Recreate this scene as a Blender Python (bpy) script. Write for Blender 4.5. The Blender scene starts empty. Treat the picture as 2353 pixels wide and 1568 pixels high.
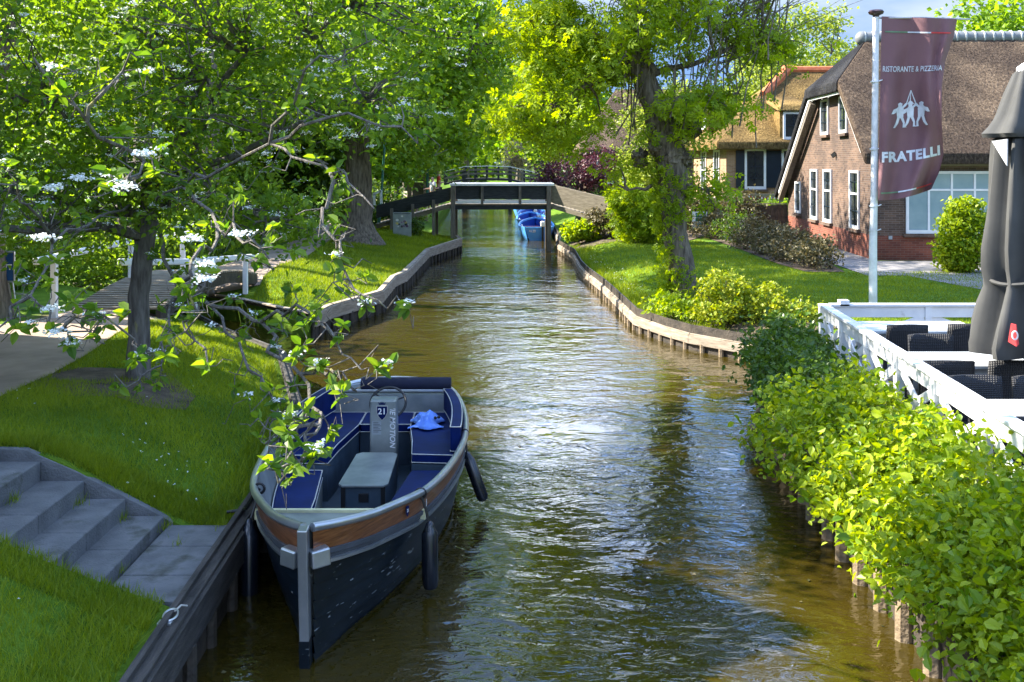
import bpy, bmesh, math, random
import numpy as np
from mathutils import Vector, Matrix
R = math.radians
sc = bpy.context.scene
col = sc.collection
rnd = random.Random(7)
rng = np.random.default_rng(7)

# ------------------------------------------------------------- camera, sky, sun, exposure
F, CX, HY, H = 2356.0, 1176.5, 370.0, 3.5          # focal length, centre, horizon (photo units), eye height
cam = bpy.data.cameras.new('camera'); camo = bpy.data.objects.new('camera', cam); col.objects.link(camo)
cam.sensor_width = 36; cam.lens = 36 * F / 2353.0
camo.location = (0, 0, H); camo.rotation_euler = (R(90), 0, 0)
cam.shift_y = -(784.0 - HY) / 2353.0
cam.clip_end = 2000; cam.clip_start = 0.05
sc.camera = camo
SUN_EL, SUN_PHI = 40.0, 14.0                        # the sun stands to the left and a little beyond the camera plane
sd = Vector((-math.cos(R(SUN_PHI)) * math.cos(R(SUN_EL)), math.sin(R(SUN_PHI)) * math.cos(R(SUN_EL)), math.sin(R(SUN_EL))))
world = bpy.data.worlds.new('World'); sc.world = world; world.use_nodes = True
nt = world.node_tree; nt.nodes.clear()
def N(t, kind, **kw):
    n = t.nodes.new(kind)
    for k, v in kw.items():
        if k.startswith('i_'):
            n.inputs[int(k[2:])].default_value = v
        else:
            setattr(n, k, v)
    return n
sky = N(nt, 'ShaderNodeTexSky', sky_type='NISHITA', sun_disc=False, sun_elevation=R(SUN_EL), sun_rotation=math.atan2(sd.x, sd.y), air_density=1.0, dust_density=0.6, ozone_density=1.5)
tc = N(nt, 'ShaderNodeTexCoord')
mp = N(nt, 'ShaderNodeMapping'); mp.inputs['Scale'].default_value = (1, 1, 2.6); mp.inputs['Location'].default_value = (3.3, 1.7, 0.4)
ns = N(nt, 'ShaderNodeTexNoise'); ns.inputs['Scale'].default_value = 1.9; ns.inputs['Detail'].default_value = 9; ns.inputs['Roughness'].default_value = 0.56
cr = N(nt, 'ShaderNodeValToRGB'); cr.color_ramp.elements[0].position = 0.49; cr.color_ramp.elements[1].position = 0.66
ns2 = N(nt, 'ShaderNodeTexNoise'); ns2.inputs['Scale'].default_value = 3.1; ns2.inputs['Detail'].default_value = 8
cr2 = N(nt, 'ShaderNodeValToRGB'); cr2.color_ramp.elements[0].position = 0.44; cr2.color_ramp.elements[1].position = 0.58
cr2.color_ramp.elements[0].color = (0.62, 1.25, 2.7, 1); cr2.color_ramp.elements[1].color = (2.3, 2.6, 3.0, 1)
cr3 = N(nt, 'ShaderNodeValToRGB'); cr3.color_ramp.elements[0].position = 0.46; cr3.color_ramp.elements[1].position = 0.66
cr3.color_ramp.elements[0].color = (2.4, 6.5, 17.0, 1); cr3.color_ramp.elements[1].color = (25, 26, 27, 1)
sep = N(nt, 'ShaderNodeSeparateXYZ'); mr = N(nt, 'ShaderNodeMapRange'); mr.inputs[1].default_value = 0.17; mr.inputs[2].default_value = 0.33; mxc = N(nt, 'ShaderNodeMixRGB')
mx = N(nt, 'ShaderNodeMixRGB'); bg = N(nt, 'ShaderNodeBackground'); bg.inputs['Strength'].default_value = 0.088
out = N(nt, 'ShaderNodeOutputWorld')
L = nt.links.new
L(tc.outputs['Generated'], mp.inputs[0]); L(mp.outputs[0], ns.inputs[0]); L(mp.outputs[0], ns2.inputs[0])
L(ns.outputs['Fac'], cr.inputs[0]); L(ns2.outputs['Fac'], cr2.inputs[0])
iv = N(nt, 'ShaderNodeMapRange'); iv.inputs[1].default_value = 0.15; iv.inputs[2].default_value = 0.24; iv.inputs[3].default_value = 0.92; iv.inputs[4].default_value = 0.0; mxm = N(nt, 'ShaderNodeMath', operation='MAXIMUM'); L(tc.outputs['Generated'], (spz := N(nt, 'ShaderNodeSeparateXYZ')).inputs[0]); L(spz.outputs[2], iv.inputs[0]); L(iv.outputs[0], mxm.inputs[0]); L(cr.outputs[0], mxm.inputs[1]); L(mxm.outputs[0], mx.inputs[0]); L(sky.outputs[0], mx.inputs[1])
L(tc.outputs['Generated'], sep.inputs[0]); L(sep.outputs[2], mr.inputs[0]); L(ns2.outputs['Fac'], cr3.inputs[0]); L(mr.outputs[0], mxc.inputs[0]); L(cr2.outputs[0], mxc.inputs[1]); L(cr3.outputs[0], mxc.inputs[2]); L(mxc.outputs[0], mx.inputs[2]); L(mx.outputs[0], bg.inputs[0]); L(bg.outputs[0], out.inputs[0])
sl = bpy.data.lights.new('sun', 'SUN'); sl.energy = 5.0; sl.angle = R(0.5); sl.color = (1.0, 0.93, 0.80)
slo = bpy.data.objects.new('sun', sl); col.objects.link(slo); slo.rotation_euler = sd.to_track_quat('Z', 'Y').to_euler()
vs = sc.view_settings; vs.view_transform = 'Standard'; vs.look = 'None'; vs.gamma = 1.0; vs.use_curve_mapping = False; vs.exposure = 2.0
sc.cycles.max_bounces = 6; sc.cycles.diffuse_bounces = 2; sc.cycles.glossy_bounces = 3; sc.cycles.transmission_bounces = 4; sc.cycles.caustics_reflective = False; sc.cycles.caustics_refractive = False

# ------------------------------------------------------------- helpers
def at(x, y, h):                                    # point at height h seen at photo position x, y
    Y = F * (H - h) / (y - HY); return Vector(((x - CX) / F * Y, Y, h))
def atY(x, y, Y): return Vector(((x - CX) / F * Y, Y, H - (y - HY) / F * Y))
def org(p):
    v = Vector((0, 0, 0))
    while p is not None: v += Vector(p.location); p = p.parent
    return v
def tag(o, label=None, cat=None, group=None, kind=None):
    if label: o['label'] = label
    if cat: o['category'] = cat
    if group: o['group'] = group
    if kind: o['kind'] = kind
    return o
def thing(name, label, cat, loc=(0, 0, 0), group=None):
    o = bpy.data.objects.new(name, None); o.empty_display_size = 0.2; col.objects.link(o); o.location = loc
    return tag(o, label, cat, group)
def copy_tree(o, parent=None):
    c = o.copy(); col.objects.link(c); c.parent = parent
    for ch in list(o.children): copy_tree(ch, c)
    return c
def npmesh(name, V, loops, starts, mats, tint=None, smooth=False, midx=None):
    me = bpy.data.meshes.new(name)
    V = np.asarray(V, np.float32); loops = np.asarray(loops, np.int32).ravel(); starts = np.asarray(starts, np.int32)
    me.vertices.add(len(V)); me.vertices.foreach_set('co', V.ravel())
    me.loops.add(len(loops)); me.loops.foreach_set('vertex_index', loops)
    me.polygons.add(len(starts)); me.polygons.foreach_set('loop_start', starts)
    me.polygons.foreach_set('use_smooth', np.full(len(starts), bool(smooth)))
    for m in (mats if isinstance(mats, (list, tuple)) else [mats]): me.materials.append(m)
    if midx is not None: me.polygons.foreach_set('material_index', np.asarray(midx, np.int32))
    if tint is not None:
        a = me.attributes.new('tint', 'FLOAT', 'POINT'); a.data.foreach_set('value', np.asarray(tint, np.float32))
    me.update(calc_edges=True); me.validate()
    return me
def link(name, me, parent=None):
    o = bpy.data.objects.new(name, me); col.objects.link(o)
    if parent is not None: o.parent = parent
    return o

class MB:
    def __init__(s): s.v = []; s.f = []; s.mi = []; s.cur = 0
    def add(s, vs, fs):
        b = len(s.v); s.v += [tuple(v) for v in vs]
        for f in fs: s.f.append([b + i for i in f]); s.mi.append(s.cur)
        return s
    def box(s, x0, x1, y0, y1, z0, z1):
        return s.add([(x0, y0, z0), (x1, y0, z0), (x1, y1, z0), (x0, y1, z0), (x0, y0, z1), (x1, y0, z1), (x1, y1, z1), (x0, y1, z1)],
                     [(0, 3, 2, 1), (4, 5, 6, 7), (0, 1, 5, 4), (1, 2, 6, 5), (2, 3, 7, 6), (3, 0, 4, 7)])
    def bar(s, a, b, w, h, up=(0, 0, 1)):
        a = Vector(a); b = Vector(b); d = (b - a).normalized(); u = Vector(up)
        if abs(d.dot(u)) > 0.98: u = Vector((0, 1, 0))
        sx = d.cross(u).normalized() * w / 2; sz = sx.cross(d).normalized() * h / 2
        vs = []
        for p in (a, b): vs += [p - sx - sz, p + sx - sz, p + sx + sz, p - sx + sz]
        return s.add(vs, [(0, 3, 2, 1), (4, 5, 6, 7), (0, 1, 5, 4), (1, 2, 6, 5), (2, 3, 7, 6), (3, 0, 4, 7)])
    def tube(s, pts, rs, n=8, cap=True):
        pts = [Vector(p) for p in pts]
        if not isinstance(rs, (list, tuple)): rs = [rs] * len(pts)
        vs = []; prev = None
        for i, p in enumerate(pts):
            d = (pts[min(i + 1, len(pts) - 1)] - pts[max(i - 1, 0)])
            d = d.normalized() if d.length > 1e-9 else Vector((0, 0, 1))
            if prev is None:
                prev = Vector((1, 0, 0)) if abs(d.x) < 0.9 else Vector((0, 1, 0))
            x = (prev - d * prev.dot(d)); x = x.normalized() if x.length > 1e-6 else d.orthogonal().normalized()
            prev = x; y = d.cross(x)
            for k in range(n):
                a = 2 * math.pi * k / n; vs.append(p + (x * math.cos(a) + y * math.sin(a)) * rs[i])
        fs = []
        for i in range(len(pts) - 1):
            for k in range(n): fs.append((i * n + k, i * n + (k + 1) % n, (i + 1) * n + (k + 1) % n, (i + 1) * n + k))
        if cap: fs.append(tuple(range(n - 1, -1, -1))); fs.append(tuple((len(pts) - 1) * n + k for k in range(n)))
        return s.add(vs, fs)
    def prism(s, poly, ext):
        n = len(poly); e = Vector(ext); poly = [Vector(p) for p in poly]
        return s.add(poly + [p + e for p in poly], [tuple(range(n - 1, -1, -1)), tuple(range(n, 2 * n))] + [(i, (i + 1) % n, n + (i + 1) % n, n + i) for i in range(n)])
    def prismz(s, poly, z0, z1): return s.prism([(p[0], p[1], z0) for p in poly], (0, 0, z1 - z0))
    def lathe(s, prof, c=(0, 0, 0), n=20, fold=None):
        vs = []; fs = []; c = Vector(c)
        for j, (r, z) in enumerate(prof):
            for k in range(n):
                a = 2 * math.pi * k / n; rr = r * (fold(a, j) if fold else 1); vs.append(c + Vector((rr * math.cos(a), rr * math.sin(a), z)))
        for j in range(len(prof) - 1):
            for k in range(n): fs.append((j * n + k, j * n + (k + 1) % n, (j + 1) * n + (k + 1) % n, (j + 1) * n + k))
        fs.append(tuple(range(n - 1, -1, -1))); fs.append(tuple((len(prof) - 1) * n + k for k in range(n)))
        return s.add(vs, fs)
    def grid(s, P):                                 # rows of points
        m = len(P[0]); vs = [q for r in P for q in r]
        return s.add(vs, [(i * m + j, i * m + j + 1, (i + 1) * m + j + 1, (i + 1) * m + j) for i in range(len(P) - 1) for j in range(m - 1)])
    def ball(s, c, r, n=8, m=6, sc=(1, 1, 1)):
        prof = [(r * math.sin(math.pi * j / m) * 1.0 + 1e-4, -r * math.cos(math.pi * j / m) * sc[2]) for j in range(m + 1)]
        return s.lathe(prof, c, n)
    def build(s, name, mat, parent=None, smooth=False, bevel=0, thick=0):
        o0 = org(parent)
        V = np.array([tuple(v) for v in s.v], np.float64) - np.array(o0)
        loops = [i for f in s.f for i in f]; starts = np.cumsum([0] + [len(f) for f in s.f])[:-1]
        me = npmesh(name, V, loops, starts, mat, smooth=smooth, midx=s.mi)
        o = link(name, me, parent)
        if thick:
            m = o.modifiers.new('solid', 'SOLIDIFY'); m.thickness = thick; m.offset = 0
        if bevel:
            m = o.modifiers.new('bevel', 'BEVEL'); m.width = bevel; m.segments = 2; m.limit_method = 'ANGLE'
        if smooth and not bevel:
            try: me.set_sharp_from_angle(angle=R(42))
            except Exception: pass
        return o

# ------------------------------------------------------------- materials
def base_mat(name):
    m = bpy.data.materials.new(name); m.use_nodes = True; t = m.node_tree
    return m, t, t.nodes['Principled BSDF'], t.nodes['Material Output']
def c4(c): return (c[0], c[1], c[2], 1)
def mat(name, c, rough=0.6, metal=0.0, c2=None, scale=4.0, lo=0.35, hi=0.65, bump=0.0, bscale=40.0, stretch=(1, 1, 1), spec=0.5, wear=None, wscale=8, wlo=.6, whi=.7, coat=0):
    m, t, b, o = base_mat(name)
    if c2 is None: c2 = tuple(min(1, x * 1.22) for x in c); c = tuple(x * 0.84 for x in c)
    tc = N(t, 'ShaderNodeTexCoord'); mp = N(t, 'ShaderNodeMapping'); mp.inputs['Scale'].default_value = stretch
    n1 = N(t, 'ShaderNodeTexNoise'); n1.inputs['Scale'].default_value = scale; n1.inputs['Detail'].default_value = 6; n1.inputs['Roughness'].default_value = 0.6
    r = N(t, 'ShaderNodeValToRGB'); r.color_ramp.elements[0].position = lo; r.color_ramp.elements[1].position = hi
    r.color_ramp.elements[0].color = c4(c); r.color_ramp.elements[1].color = c4(c2)
    Lk = t.links.new
    Lk(tc.outputs['Object'], mp.inputs[0]); Lk(mp.outputs[0], n1.inputs[0]); Lk(n1.outputs['Fac'], r.inputs[0])
    src = r.outputs[0]
    if wear:
        n3 = N(t, 'ShaderNodeTexNoise'); n3.inputs['Scale'].default_value = wscale; n3.inputs['Detail'].default_value = 8
        r3 = N(t, 'ShaderNodeValToRGB'); r3.color_ramp.elements[0].position = wlo; r3.color_ramp.elements[1].position = whi
        mx = N(t, 'ShaderNodeMixRGB'); mx.inputs[2].default_value = c4(wear)
        Lk(mp.outputs[0], n3.inputs[0]); Lk(n3.outputs['Fac'], r3.inputs[0]); Lk(r3.outputs[0], mx.inputs[0]); Lk(src, mx.inputs[1]); src = mx.outputs[0]
    Lk(src, b.inputs['Base Color'])
    b.inputs['Roughness'].default_value = rough; b.inputs['Metallic'].default_value = metal; b.inputs['Specular IOR Level'].default_value = spec
    if coat: b.inputs['Coat Weight'].default_value = coat
    if bump:
        n2 = N(t, 'ShaderNodeTexNoise'); n2.inputs['Scale'].default_value = bscale; n2.inputs['Detail'].default_value = 5
        bp = N(t, 'ShaderNodeBump'); bp.inputs['Strength'].default_value = bump; bp.inputs['Distance'].default_value = 0.03
        Lk(mp.outputs[0], n2.inputs[0]); Lk(n2.outputs['Fac'], bp.inputs['Height']); Lk(bp.outputs[0], b.inputs['Normal'])
    return m
def leafmat(name, cd, cl, tr=0.4, rough=0.45):
    m, t, b, o = base_mat(name); Lk = t.links.new
    a = N(t, 'ShaderNodeAttribute', attribute_name='tint')
    mx = N(t, 'ShaderNodeMixRGB'); mx.inputs[1].default_value = c4(cd); mx.inputs[2].default_value = c4(cl)
    Lk(a.outputs['Fac'], mx.inputs[0]); Lk(mx.outputs[0], b.inputs['Base Color'])
    b.inputs['Roughness'].default_value = rough; b.inputs['Specular IOR Level'].default_value = 0.35
    tl = N(t, 'ShaderNodeBsdfTranslucent'); hs = N(t, 'ShaderNodeHueSaturation'); hs.inputs['Value'].default_value = 1.6; hs.inputs['Saturation'].default_value = 1.1; hs.inputs['Hue'].default_value = 0.485
    Lk(mx.outputs[0], hs.inputs['Color']); Lk(hs.outputs[0], tl.inputs[0])
    ms = N(t, 'ShaderNodeMixShader'); ms.inputs[0].default_value = tr
    Lk(b.outputs[0], ms.inputs[1]); Lk(tl.outputs[0], ms.inputs[2]); Lk(ms.outputs[0], o.inputs[0])
    return m
def brickmat(name, c1, c2, mortar, patch=None):
    m, t, b, o = base_mat(name); Lk = t.links.new
    tc = N(t, 'ShaderNodeTexCoord'); sp = N(t, 'ShaderNodeSeparateXYZ'); ad = N(t, 'ShaderNodeMath', operation='ADD'); cb = N(t, 'ShaderNodeCombineXYZ')
    Lk(tc.outputs['Object'], sp.inputs[0]); Lk(sp.outputs[0], ad.inputs[0]); Lk(sp.outputs[1], ad.inputs[1]); Lk(ad.outputs[0], cb.inputs[0]); Lk(sp.outputs[2], cb.inputs[1])
    bt = N(t, 'ShaderNodeTexBrick'); bt.inputs['Scale'].default_value = 1.0; bt.inputs['Brick Width'].default_value = 0.22; bt.inputs['Row Height'].default_value = 0.066
    bt.inputs['Mortar Size'].default_value = 0.006; bt.inputs['Mortar Smooth'].default_value = 0.3; bt.inputs['Bias'].default_value = -0.1
    bt.inputs['Color1'].default_value = c4(c1); bt.inputs['Color2'].default_value = c4(c2); bt.inputs['Mortar'].default_value = c4(mortar)
    Lk(cb.outputs[0], bt.inputs[0])
    ns = N(t, 'ShaderNodeTexNoise'); ns.inputs['Scale'].default_value = 0.9; ns.inputs['Detail'].default_value = 6; Lk(tc.outputs['Object'], ns.inputs[0])
    r = N(t, 'ShaderNodeValToRGB'); r.color_ramp.elements[0].position = 0.4; r.color_ramp.elements[1].position = 0.65
    r.color_ramp.elements[0].color = (0.72, 0.70, 0.70, 1); r.color_ramp.elements[1].color = (1.15, 1.1, 1.05, 1)
    mx = N(t, 'ShaderNodeMixRGB', blend_type='MULTIPLY'); mx.inputs[0].default_value = 1
    Lk(ns.outputs['Fac'], r.inputs[0]); Lk(bt.outputs[0], mx.inputs[1]); Lk(r.outputs[0], mx.inputs[2]); Lk(mx.outputs[0], b.inputs['Base Color'])
    bp = N(t, 'ShaderNodeBump'); bp.inputs['Strength'].default_value = 0.5; bp.inputs['Distance'].default_value = 0.01; bp.invert = True
    Lk(bt.outputs['Fac'], bp.inputs['Height']); Lk(bp.outputs[0], b.inputs['Normal']); b.inputs['Roughness'].default_value = 0.85
    return m
def thatchmat(name, c1, c2, c3):
    m, t, b, o = base_mat(name); Lk = t.links.new
    tc = N(t, 'ShaderNodeTexCoord'); mp = N(t, 'ShaderNodeMapping'); mp.inputs['Scale'].default_value = (9, 9, 5)
    n1 = N(t, 'ShaderNodeTexNoise'); n1.inputs['Scale'].default_value = 1.6; n1.inputs['Detail'].default_value = 7; n1.inputs['Roughness'].default_value = 0.7
    r = N(t, 'ShaderNodeValToRGB'); e = r.color_ramp.elements; e[0].position = 0.33; e[0].color = c4(c1); e[1].position = 0.68; e[1].color = c4(c3); k = e.new(0.5); k.color = c4(c2)
    n2 = N(t, 'ShaderNodeTexNoise'); n2.inputs['Scale'].default_value = 0.5; n2.inputs['Detail'].default_value = 5
    r2 = N(t, 'ShaderNodeValToRGB'); r2.color_ramp.elements[0].position = 0.42; r2.color_ramp.elements[0].color = (0.5, 0.5, 0.52, 1); r2.color_ramp.elements[1].position = 0.6; r2.color_ramp.elements[1].color = (1.1, 1.1, 1.05, 1)
    mx = N(t, 'ShaderNodeMixRGB', blend_type='MULTIPLY'); mx.inputs[0].default_value = 1
    Lk(tc.outputs['Object'], mp.inputs[0]); Lk(mp.outputs[0], n1.inputs[0]); Lk(n1.outputs['Fac'], r.inputs[0]); Lk(tc.outputs['Object'], n2.inputs[0]); Lk(n2.outputs['Fac'], r2.inputs[0])
    Lk(r.outputs[0], mx.inputs[1]); Lk(r2.outputs[0], mx.inputs[2]); Lk(mx.outputs[0], b.inputs['Base Color'])
    bp = N(t, 'ShaderNodeBump'); bp.inputs['Strength'].default_value = 1.0; bp.inputs['Distance'].default_value = 0.12
    Lk(n1.outputs['Fac'], bp.inputs['Height']); Lk(bp.outputs[0], b.inputs['Normal']); b.inputs['Roughness'].default_value = 0.95; b.inputs['Specular IOR Level'].default_value = 0.15
    return m
def watermat():
    m, t, b, o = base_mat('canal_water'); Lk = t.links.new
    tc = N(t, 'ShaderNodeTexCoord')
    def noise(sc_, stretch, det, dist=0.0):
        mp = N(t, 'ShaderNodeMapping'); mp.inputs['Scale'].default_value = stretch; mp.inputs['Rotation'].default_value = (0, 0, R(14))
        n = N(t, 'ShaderNodeTexNoise'); n.inputs['Scale'].default_value = sc_; n.inputs['Detail'].default_value = det; n.inputs['Distortion'].default_value = dist
        Lk(tc.outputs['Object'], mp.inputs[0]); Lk(mp.outputs[0], n.inputs[0]); return n
    a = noise(1.3, (1, 1.5, 1), 3, 0.6); bb = noise(5.5, (1, 1.7, 1), 3, 0.8); c = noise(0.35, (1, 1, 1), 2)
    b1 = N(t, 'ShaderNodeBump'); b1.inputs['Strength'].default_value = 1.0; b1.inputs['Distance'].default_value = 0.036
    b2 = N(t, 'ShaderNodeBump'); b2.inputs['Distance'].default_value = 0.015
    rr = N(t, 'ShaderNodeMapRange'); rr.inputs[1].default_value = 0.35; rr.inputs[2].default_value = 0.65; rr.inputs[3].default_value = 0.15; rr.inputs[4].default_value = 1.0
    Lk(c.outputs['Fac'], rr.inputs[0]); Lk(rr.outputs[0], b2.inputs['Strength'])
    Lk(a.outputs['Fac'], b1.inputs['Height']); Lk(bb.outputs['Fac'], b2.inputs['Height']); Lk(b1.outputs[0], b2.inputs['Normal']); Lk(b2.outputs[0], b.inputs['Normal'])
    r = N(t, 'ShaderNodeValToRGB'); r.color_ramp.elements[0].color = (0.020, 0.0145, 0.0022, 1); r.color_ramp.elements[1].color = (0.050, 0.036, 0.0045, 1)
    Lk(c.outputs['Fac'], r.inputs[0]); Lk(r.outputs[0], b.inputs['Base Color'])
    b.inputs['Roughness'].default_value = 0.03; b.inputs['IOR'].default_value = 1.65
    return m

M = {}
M['water'] = watermat()
M['lawn'] = mat('lawn_soil', (0.06, 0.125, 0.010), 0.95, c2=(0.12, 0.20, 0.018), scale=2.2, bump=0.6, bscale=60, spec=0.1, wear=(0.10, 0.085, 0.045), wscale=0.8, wlo=.62, whi=.75)
M['grass'] = leafmat('grass_blade', (0.075, 0.14, 0.006), (0.29, 0.36, 0.018), 0.4, 0.6)
M['path'] = mat('path_asphalt', (0.27, 0.21, 0.165), 0.9, c2=(0.40, 0.31, 0.245), scale=1.6, bump=0.25, bscale=180, spec=0.2)
M['paving'] = mat('paving', (0.16, 0.155, 0.15), 0.85, c2=(0.27, 0.25, 0.24), scale=3, bump=0.3, bscale=60)
M['concrete'] = mat('step_concrete', (0.085, 0.09, 0.095), 0.85, c2=(0.17, 0.175, 0.18), scale=3.5, lo=.3, hi=.7, bump=0.5, bscale=60, wear=(0.045, 0.05, 0.035), wscale=4, wlo=.56, whi=.75)
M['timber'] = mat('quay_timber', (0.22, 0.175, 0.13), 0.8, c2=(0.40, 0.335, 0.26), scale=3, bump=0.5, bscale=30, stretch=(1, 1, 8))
M['timber_shade'] = mat('shaded_quay_timber', (0.022, 0.020, 0.018), 0.8, c2=(0.075, 0.066, 0.058), scale=4, bump=0.5, bscale=30, stretch=(5, .6, 5))  # quay timber darkened to hold the shade of the near bank
M['timber_dark'] = mat('dark_timber', (0.018, 0.014, 0.011), 0.7, c2=(0.07, 0.055, 0.04), scale=6, bump=0.5, bscale=30)  # dark timber for piles, sheeting, side beams and fence boards
M['pile'] = mat('pile_timber', (0.16, 0.115, 0.07), 0.8, c2=(0.34, 0.26, 0.17), scale=5, bump=0.5, bscale=30)
M['bridge'] = mat('bridge_timber', (0.012, 0.015, 0.018), 0.75, c2=(0.038, 0.042, 0.045), scale=4, bump=0.4, bscale=20, stretch=(1, 1, 6))
M['bridge_tan'] = mat('weathered_board', (0.15, 0.125, 0.09), 0.8, c2=(0.27, 0.23, 0.17), scale=4, bump=0.4, bscale=20, stretch=(1, 1, 6))
M['bpost'] = mat('bridge_post', (0.10, 0.085, 0.07), 0.8, c2=(0.22, 0.19, 0.155), scale=5, bump=0.5, bscale=24, stretch=(4, 4, .6))
M['white'] = mat('white_paint', (0.68, 0.69, 0.70), 0.5, c2=(0.82, 0.82, 0.82), scale=3, wear=(0.42, 0.40, 0.36), wscale=5, wlo=.66, whi=.8)
M['winwhite'] = mat('window_paint', (0.72, 0.73, 0.74), 0.4, c2=(0.82, 0.82, 0.82))
M['glass'] = mat('window_glass', (0.015, 0.02, 0.022), 0.04, c2=(0.04, 0.045, 0.045), scale=1.5, spec=0.9)
M['frost'] = mat('frosted_glass', (0.20, 0.30, 0.33), 0.25, c2=(0.30, 0.40, 0.42), scale=1.0)
M['brick1'] = brickmat('farm_brick', (0.078, 0.048, 0.034), (0.155, 0.096, 0.065), (0.18, 0.15, 0.13))
M['brickred'] = brickmat('plinth_brick', (0.15, 0.040, 0.022), (0.24, 0.07, 0.038), (0.18, 0.12, 0.095))
M['brick2'] = brickmat('pale_brick', (0.30, 0.17, 0.09), (0.44, 0.28, 0.16), (0.40, 0.34, 0.27))
M['thatch1'] = thatchmat('grey_thatch', (0.040, 0.029, 0.022), (0.13, 0.092, 0.065), (0.27, 0.20, 0.14))
M['thatchdark'] = thatchmat('dark_thatch', (0.010, 0.010, 0.012), (0.028, 0.028, 0.031), (0.06, 0.057, 0.058))  # darker thatch for the restaurant's hip and rear slope
M['thatch2'] = thatchmat('golden_thatch', (0.08, 0.05, 0.02), (0.24, 0.155, 0.055), (0.46, 0.31, 0.12))
M['orange'] = mat('ridge_tile', (0.42, 0.10, 0.03), 0.7, c2=(0.58, 0.17, 0.06), scale=6)
M['ridge'] = mat('ridge_metal', (0.13, 0.14, 0.145), 0.5, c2=(0.2, 0.21, 0.215))
M['ridgelite'] = mat('ridge_band', (0.4, 0.41, 0.4), 0.5)
M['shutter'] = mat('shutter_paint', (0.003, 0.010, 0.018), 0.4, c2=(0.006, 0.016, 0.028))
M['bark'] = mat('bark', (0.075, 0.062, 0.048), 0.9, c2=(0.25, 0.21, 0.165), scale=5, bump=1.0, bscale=9, stretch=(3, 3, 0.5), spec=0.1)
M['barkgrey'] = mat('grey_bark', (0.085, 0.075, 0.066), 0.9, c2=(0.20, 0.185, 0.165), scale=6, bump=0.8, bscale=16, stretch=(3, 3, 0.5), wear=(0.27, 0.25, 0.10), wscale=5, wlo=.62, whi=.72, spec=0.1)
M['leafhaw'] = leafmat('whitebeam_leaf', (0.05, 0.13, 0.015), (0.22, 0.34, 0.035), 0.52)
M['leafash'] = leafmat('ash_leaf', (0.14, 0.24, 0.010), (0.36, 0.46, 0.03), 0.55)
M['leafmid'] = leafmat('mid_leaf', (0.08, 0.18, 0.018), (0.24, 0.36, 0.04), 0.52)
M['leafdark'] = leafmat('dark_leaf', (0.030, 0.08, 0.010), (0.11, 0.18, 0.018), 0.4)
M['leafwillow'] = leafmat('willow_leaf', (0.14, 0.20, 0.030), (0.30, 0.37, 0.07), 0.5)
M['leafhedge'] = leafmat('hedge_leaf', (0.09, 0.19, 0.006), (0.36, 0.44, 0.018), 0.42, 0.42)
M['leafhedge_shade'] = leafmat('shaded_hedge_leaf', (0.030, 0.085, 0.012), (0.10, 0.17, 0.02), 0.35, 0.35)  # hedge leaf with the far end's shade put into its green
M['leafyellow'] = leafmat('golden_leaf', (0.12, 0.21, 0.012), (0.38, 0.41, 0.04), 0.35)
M['leafred'] = leafmat('purple_leaf', (0.035, 0.010, 0.014), (0.12, 0.035, 0.045), 0.25)
M['leafbronze'] = leafmat('bronze_leaf', (0.045, 0.050, 0.018), (0.17, 0.14, 0.06), 0.25)
M['leafpink'] = leafmat('pale_blossom_leaf', (0.25, 0.20, 0.13), (0.55, 0.42, 0.36), 0.4)
M['petal'] = leafmat('white_petal', (0.62, 0.66, 0.66), (0.82, 0.84, 0.82), 0.25)
M['alu'] = mat('brushed_aluminium', (0.42, 0.44, 0.46), 0.32, 0.85, c2=(0.58, 0.60, 0.62), scale=3)
M['alupanel'] = mat('matt_aluminium', (0.17, 0.195, 0.195), 0.42, 0.4, c2=(0.31, 0.335, 0.32), scale=2.5)
M['hull'] = mat('hull_paint', (0.002, 0.006, 0.010), 0.35, c2=(0.004, 0.010, 0.017), scale=3, spec=.35, wear=(0.20, 0.22, 0.23), wscale=5, wlo=.655, whi=.70, stretch=(3.0, 1.1, 9))
M['teak'] = mat('varnished_wood', (0.10, 0.030, 0.008), 0.35, c2=(0.27, 0.10, 0.035), scale=5, stretch=(1, 1, 14), coat=0.4)
M['rubber'] = mat('grey_rubber', (0.055, 0.06, 0.07), 0.6)
M['navy'] = mat('navy_vinyl', (0.0010, 0.008, 0.060), 0.55, c2=(0.002, 0.014, 0.100), scale=3, spec=.12)
M['navyroll'] = mat('navy_canvas', (0.004, 0.007, 0.028), 0.8)
M['piping'] = mat('piping', (0.5, 0.49, 0.45), 0.5)
M['cream'] = mat('cream_edge', (0.62, 0.60, 0.36), 0.4)
M['deckblue'] = mat('deck_floor', (0.022, 0.042, 0.065), 0.5, c2=(0.045, 0.070, 0.10), scale=3)
M['black'] = mat('black_plastic', (0.008, 0.008, 0.009), 0.4)
M['fender'] = mat('fender_rubber', (0.006, 0.009, 0.016), 0.25, c2=(0.012, 0.016, 0.024), spec=0.6)
M['cloth'] = mat('blue_cloth', (0.10, 0.24, 0.80), 0.8, c2=(0.20, 0.38, 0.92), scale=9)
M['bluehull'] = mat('light_blue_paint', (0.08, 0.32, 0.80), 0.35, c2=(0.12, 0.42, 0.90), scale=2)
M['bluein'] = mat('deep_blue_paint', (0.012, 0.05, 0.30), 0.45)
M['redseat'] = mat('red_paint', (0.28, 0.012, 0.02), 0.45)
M['pole'] = mat('pole_paint', (0.66, 0.66, 0.70), 0.35)
M['flag'] = mat('flag_cloth', (0.17, 0.078, 0.088), 0.75, c2=(0.21, 0.10, 0.11), scale=1.0)
M['flagwhite'] = mat('flag_print', (0.62, 0.63, 0.68), 0.75)
M['flagred'] = mat('flag_red', (0.60, 0.05, 0.05), 0.75)
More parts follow.
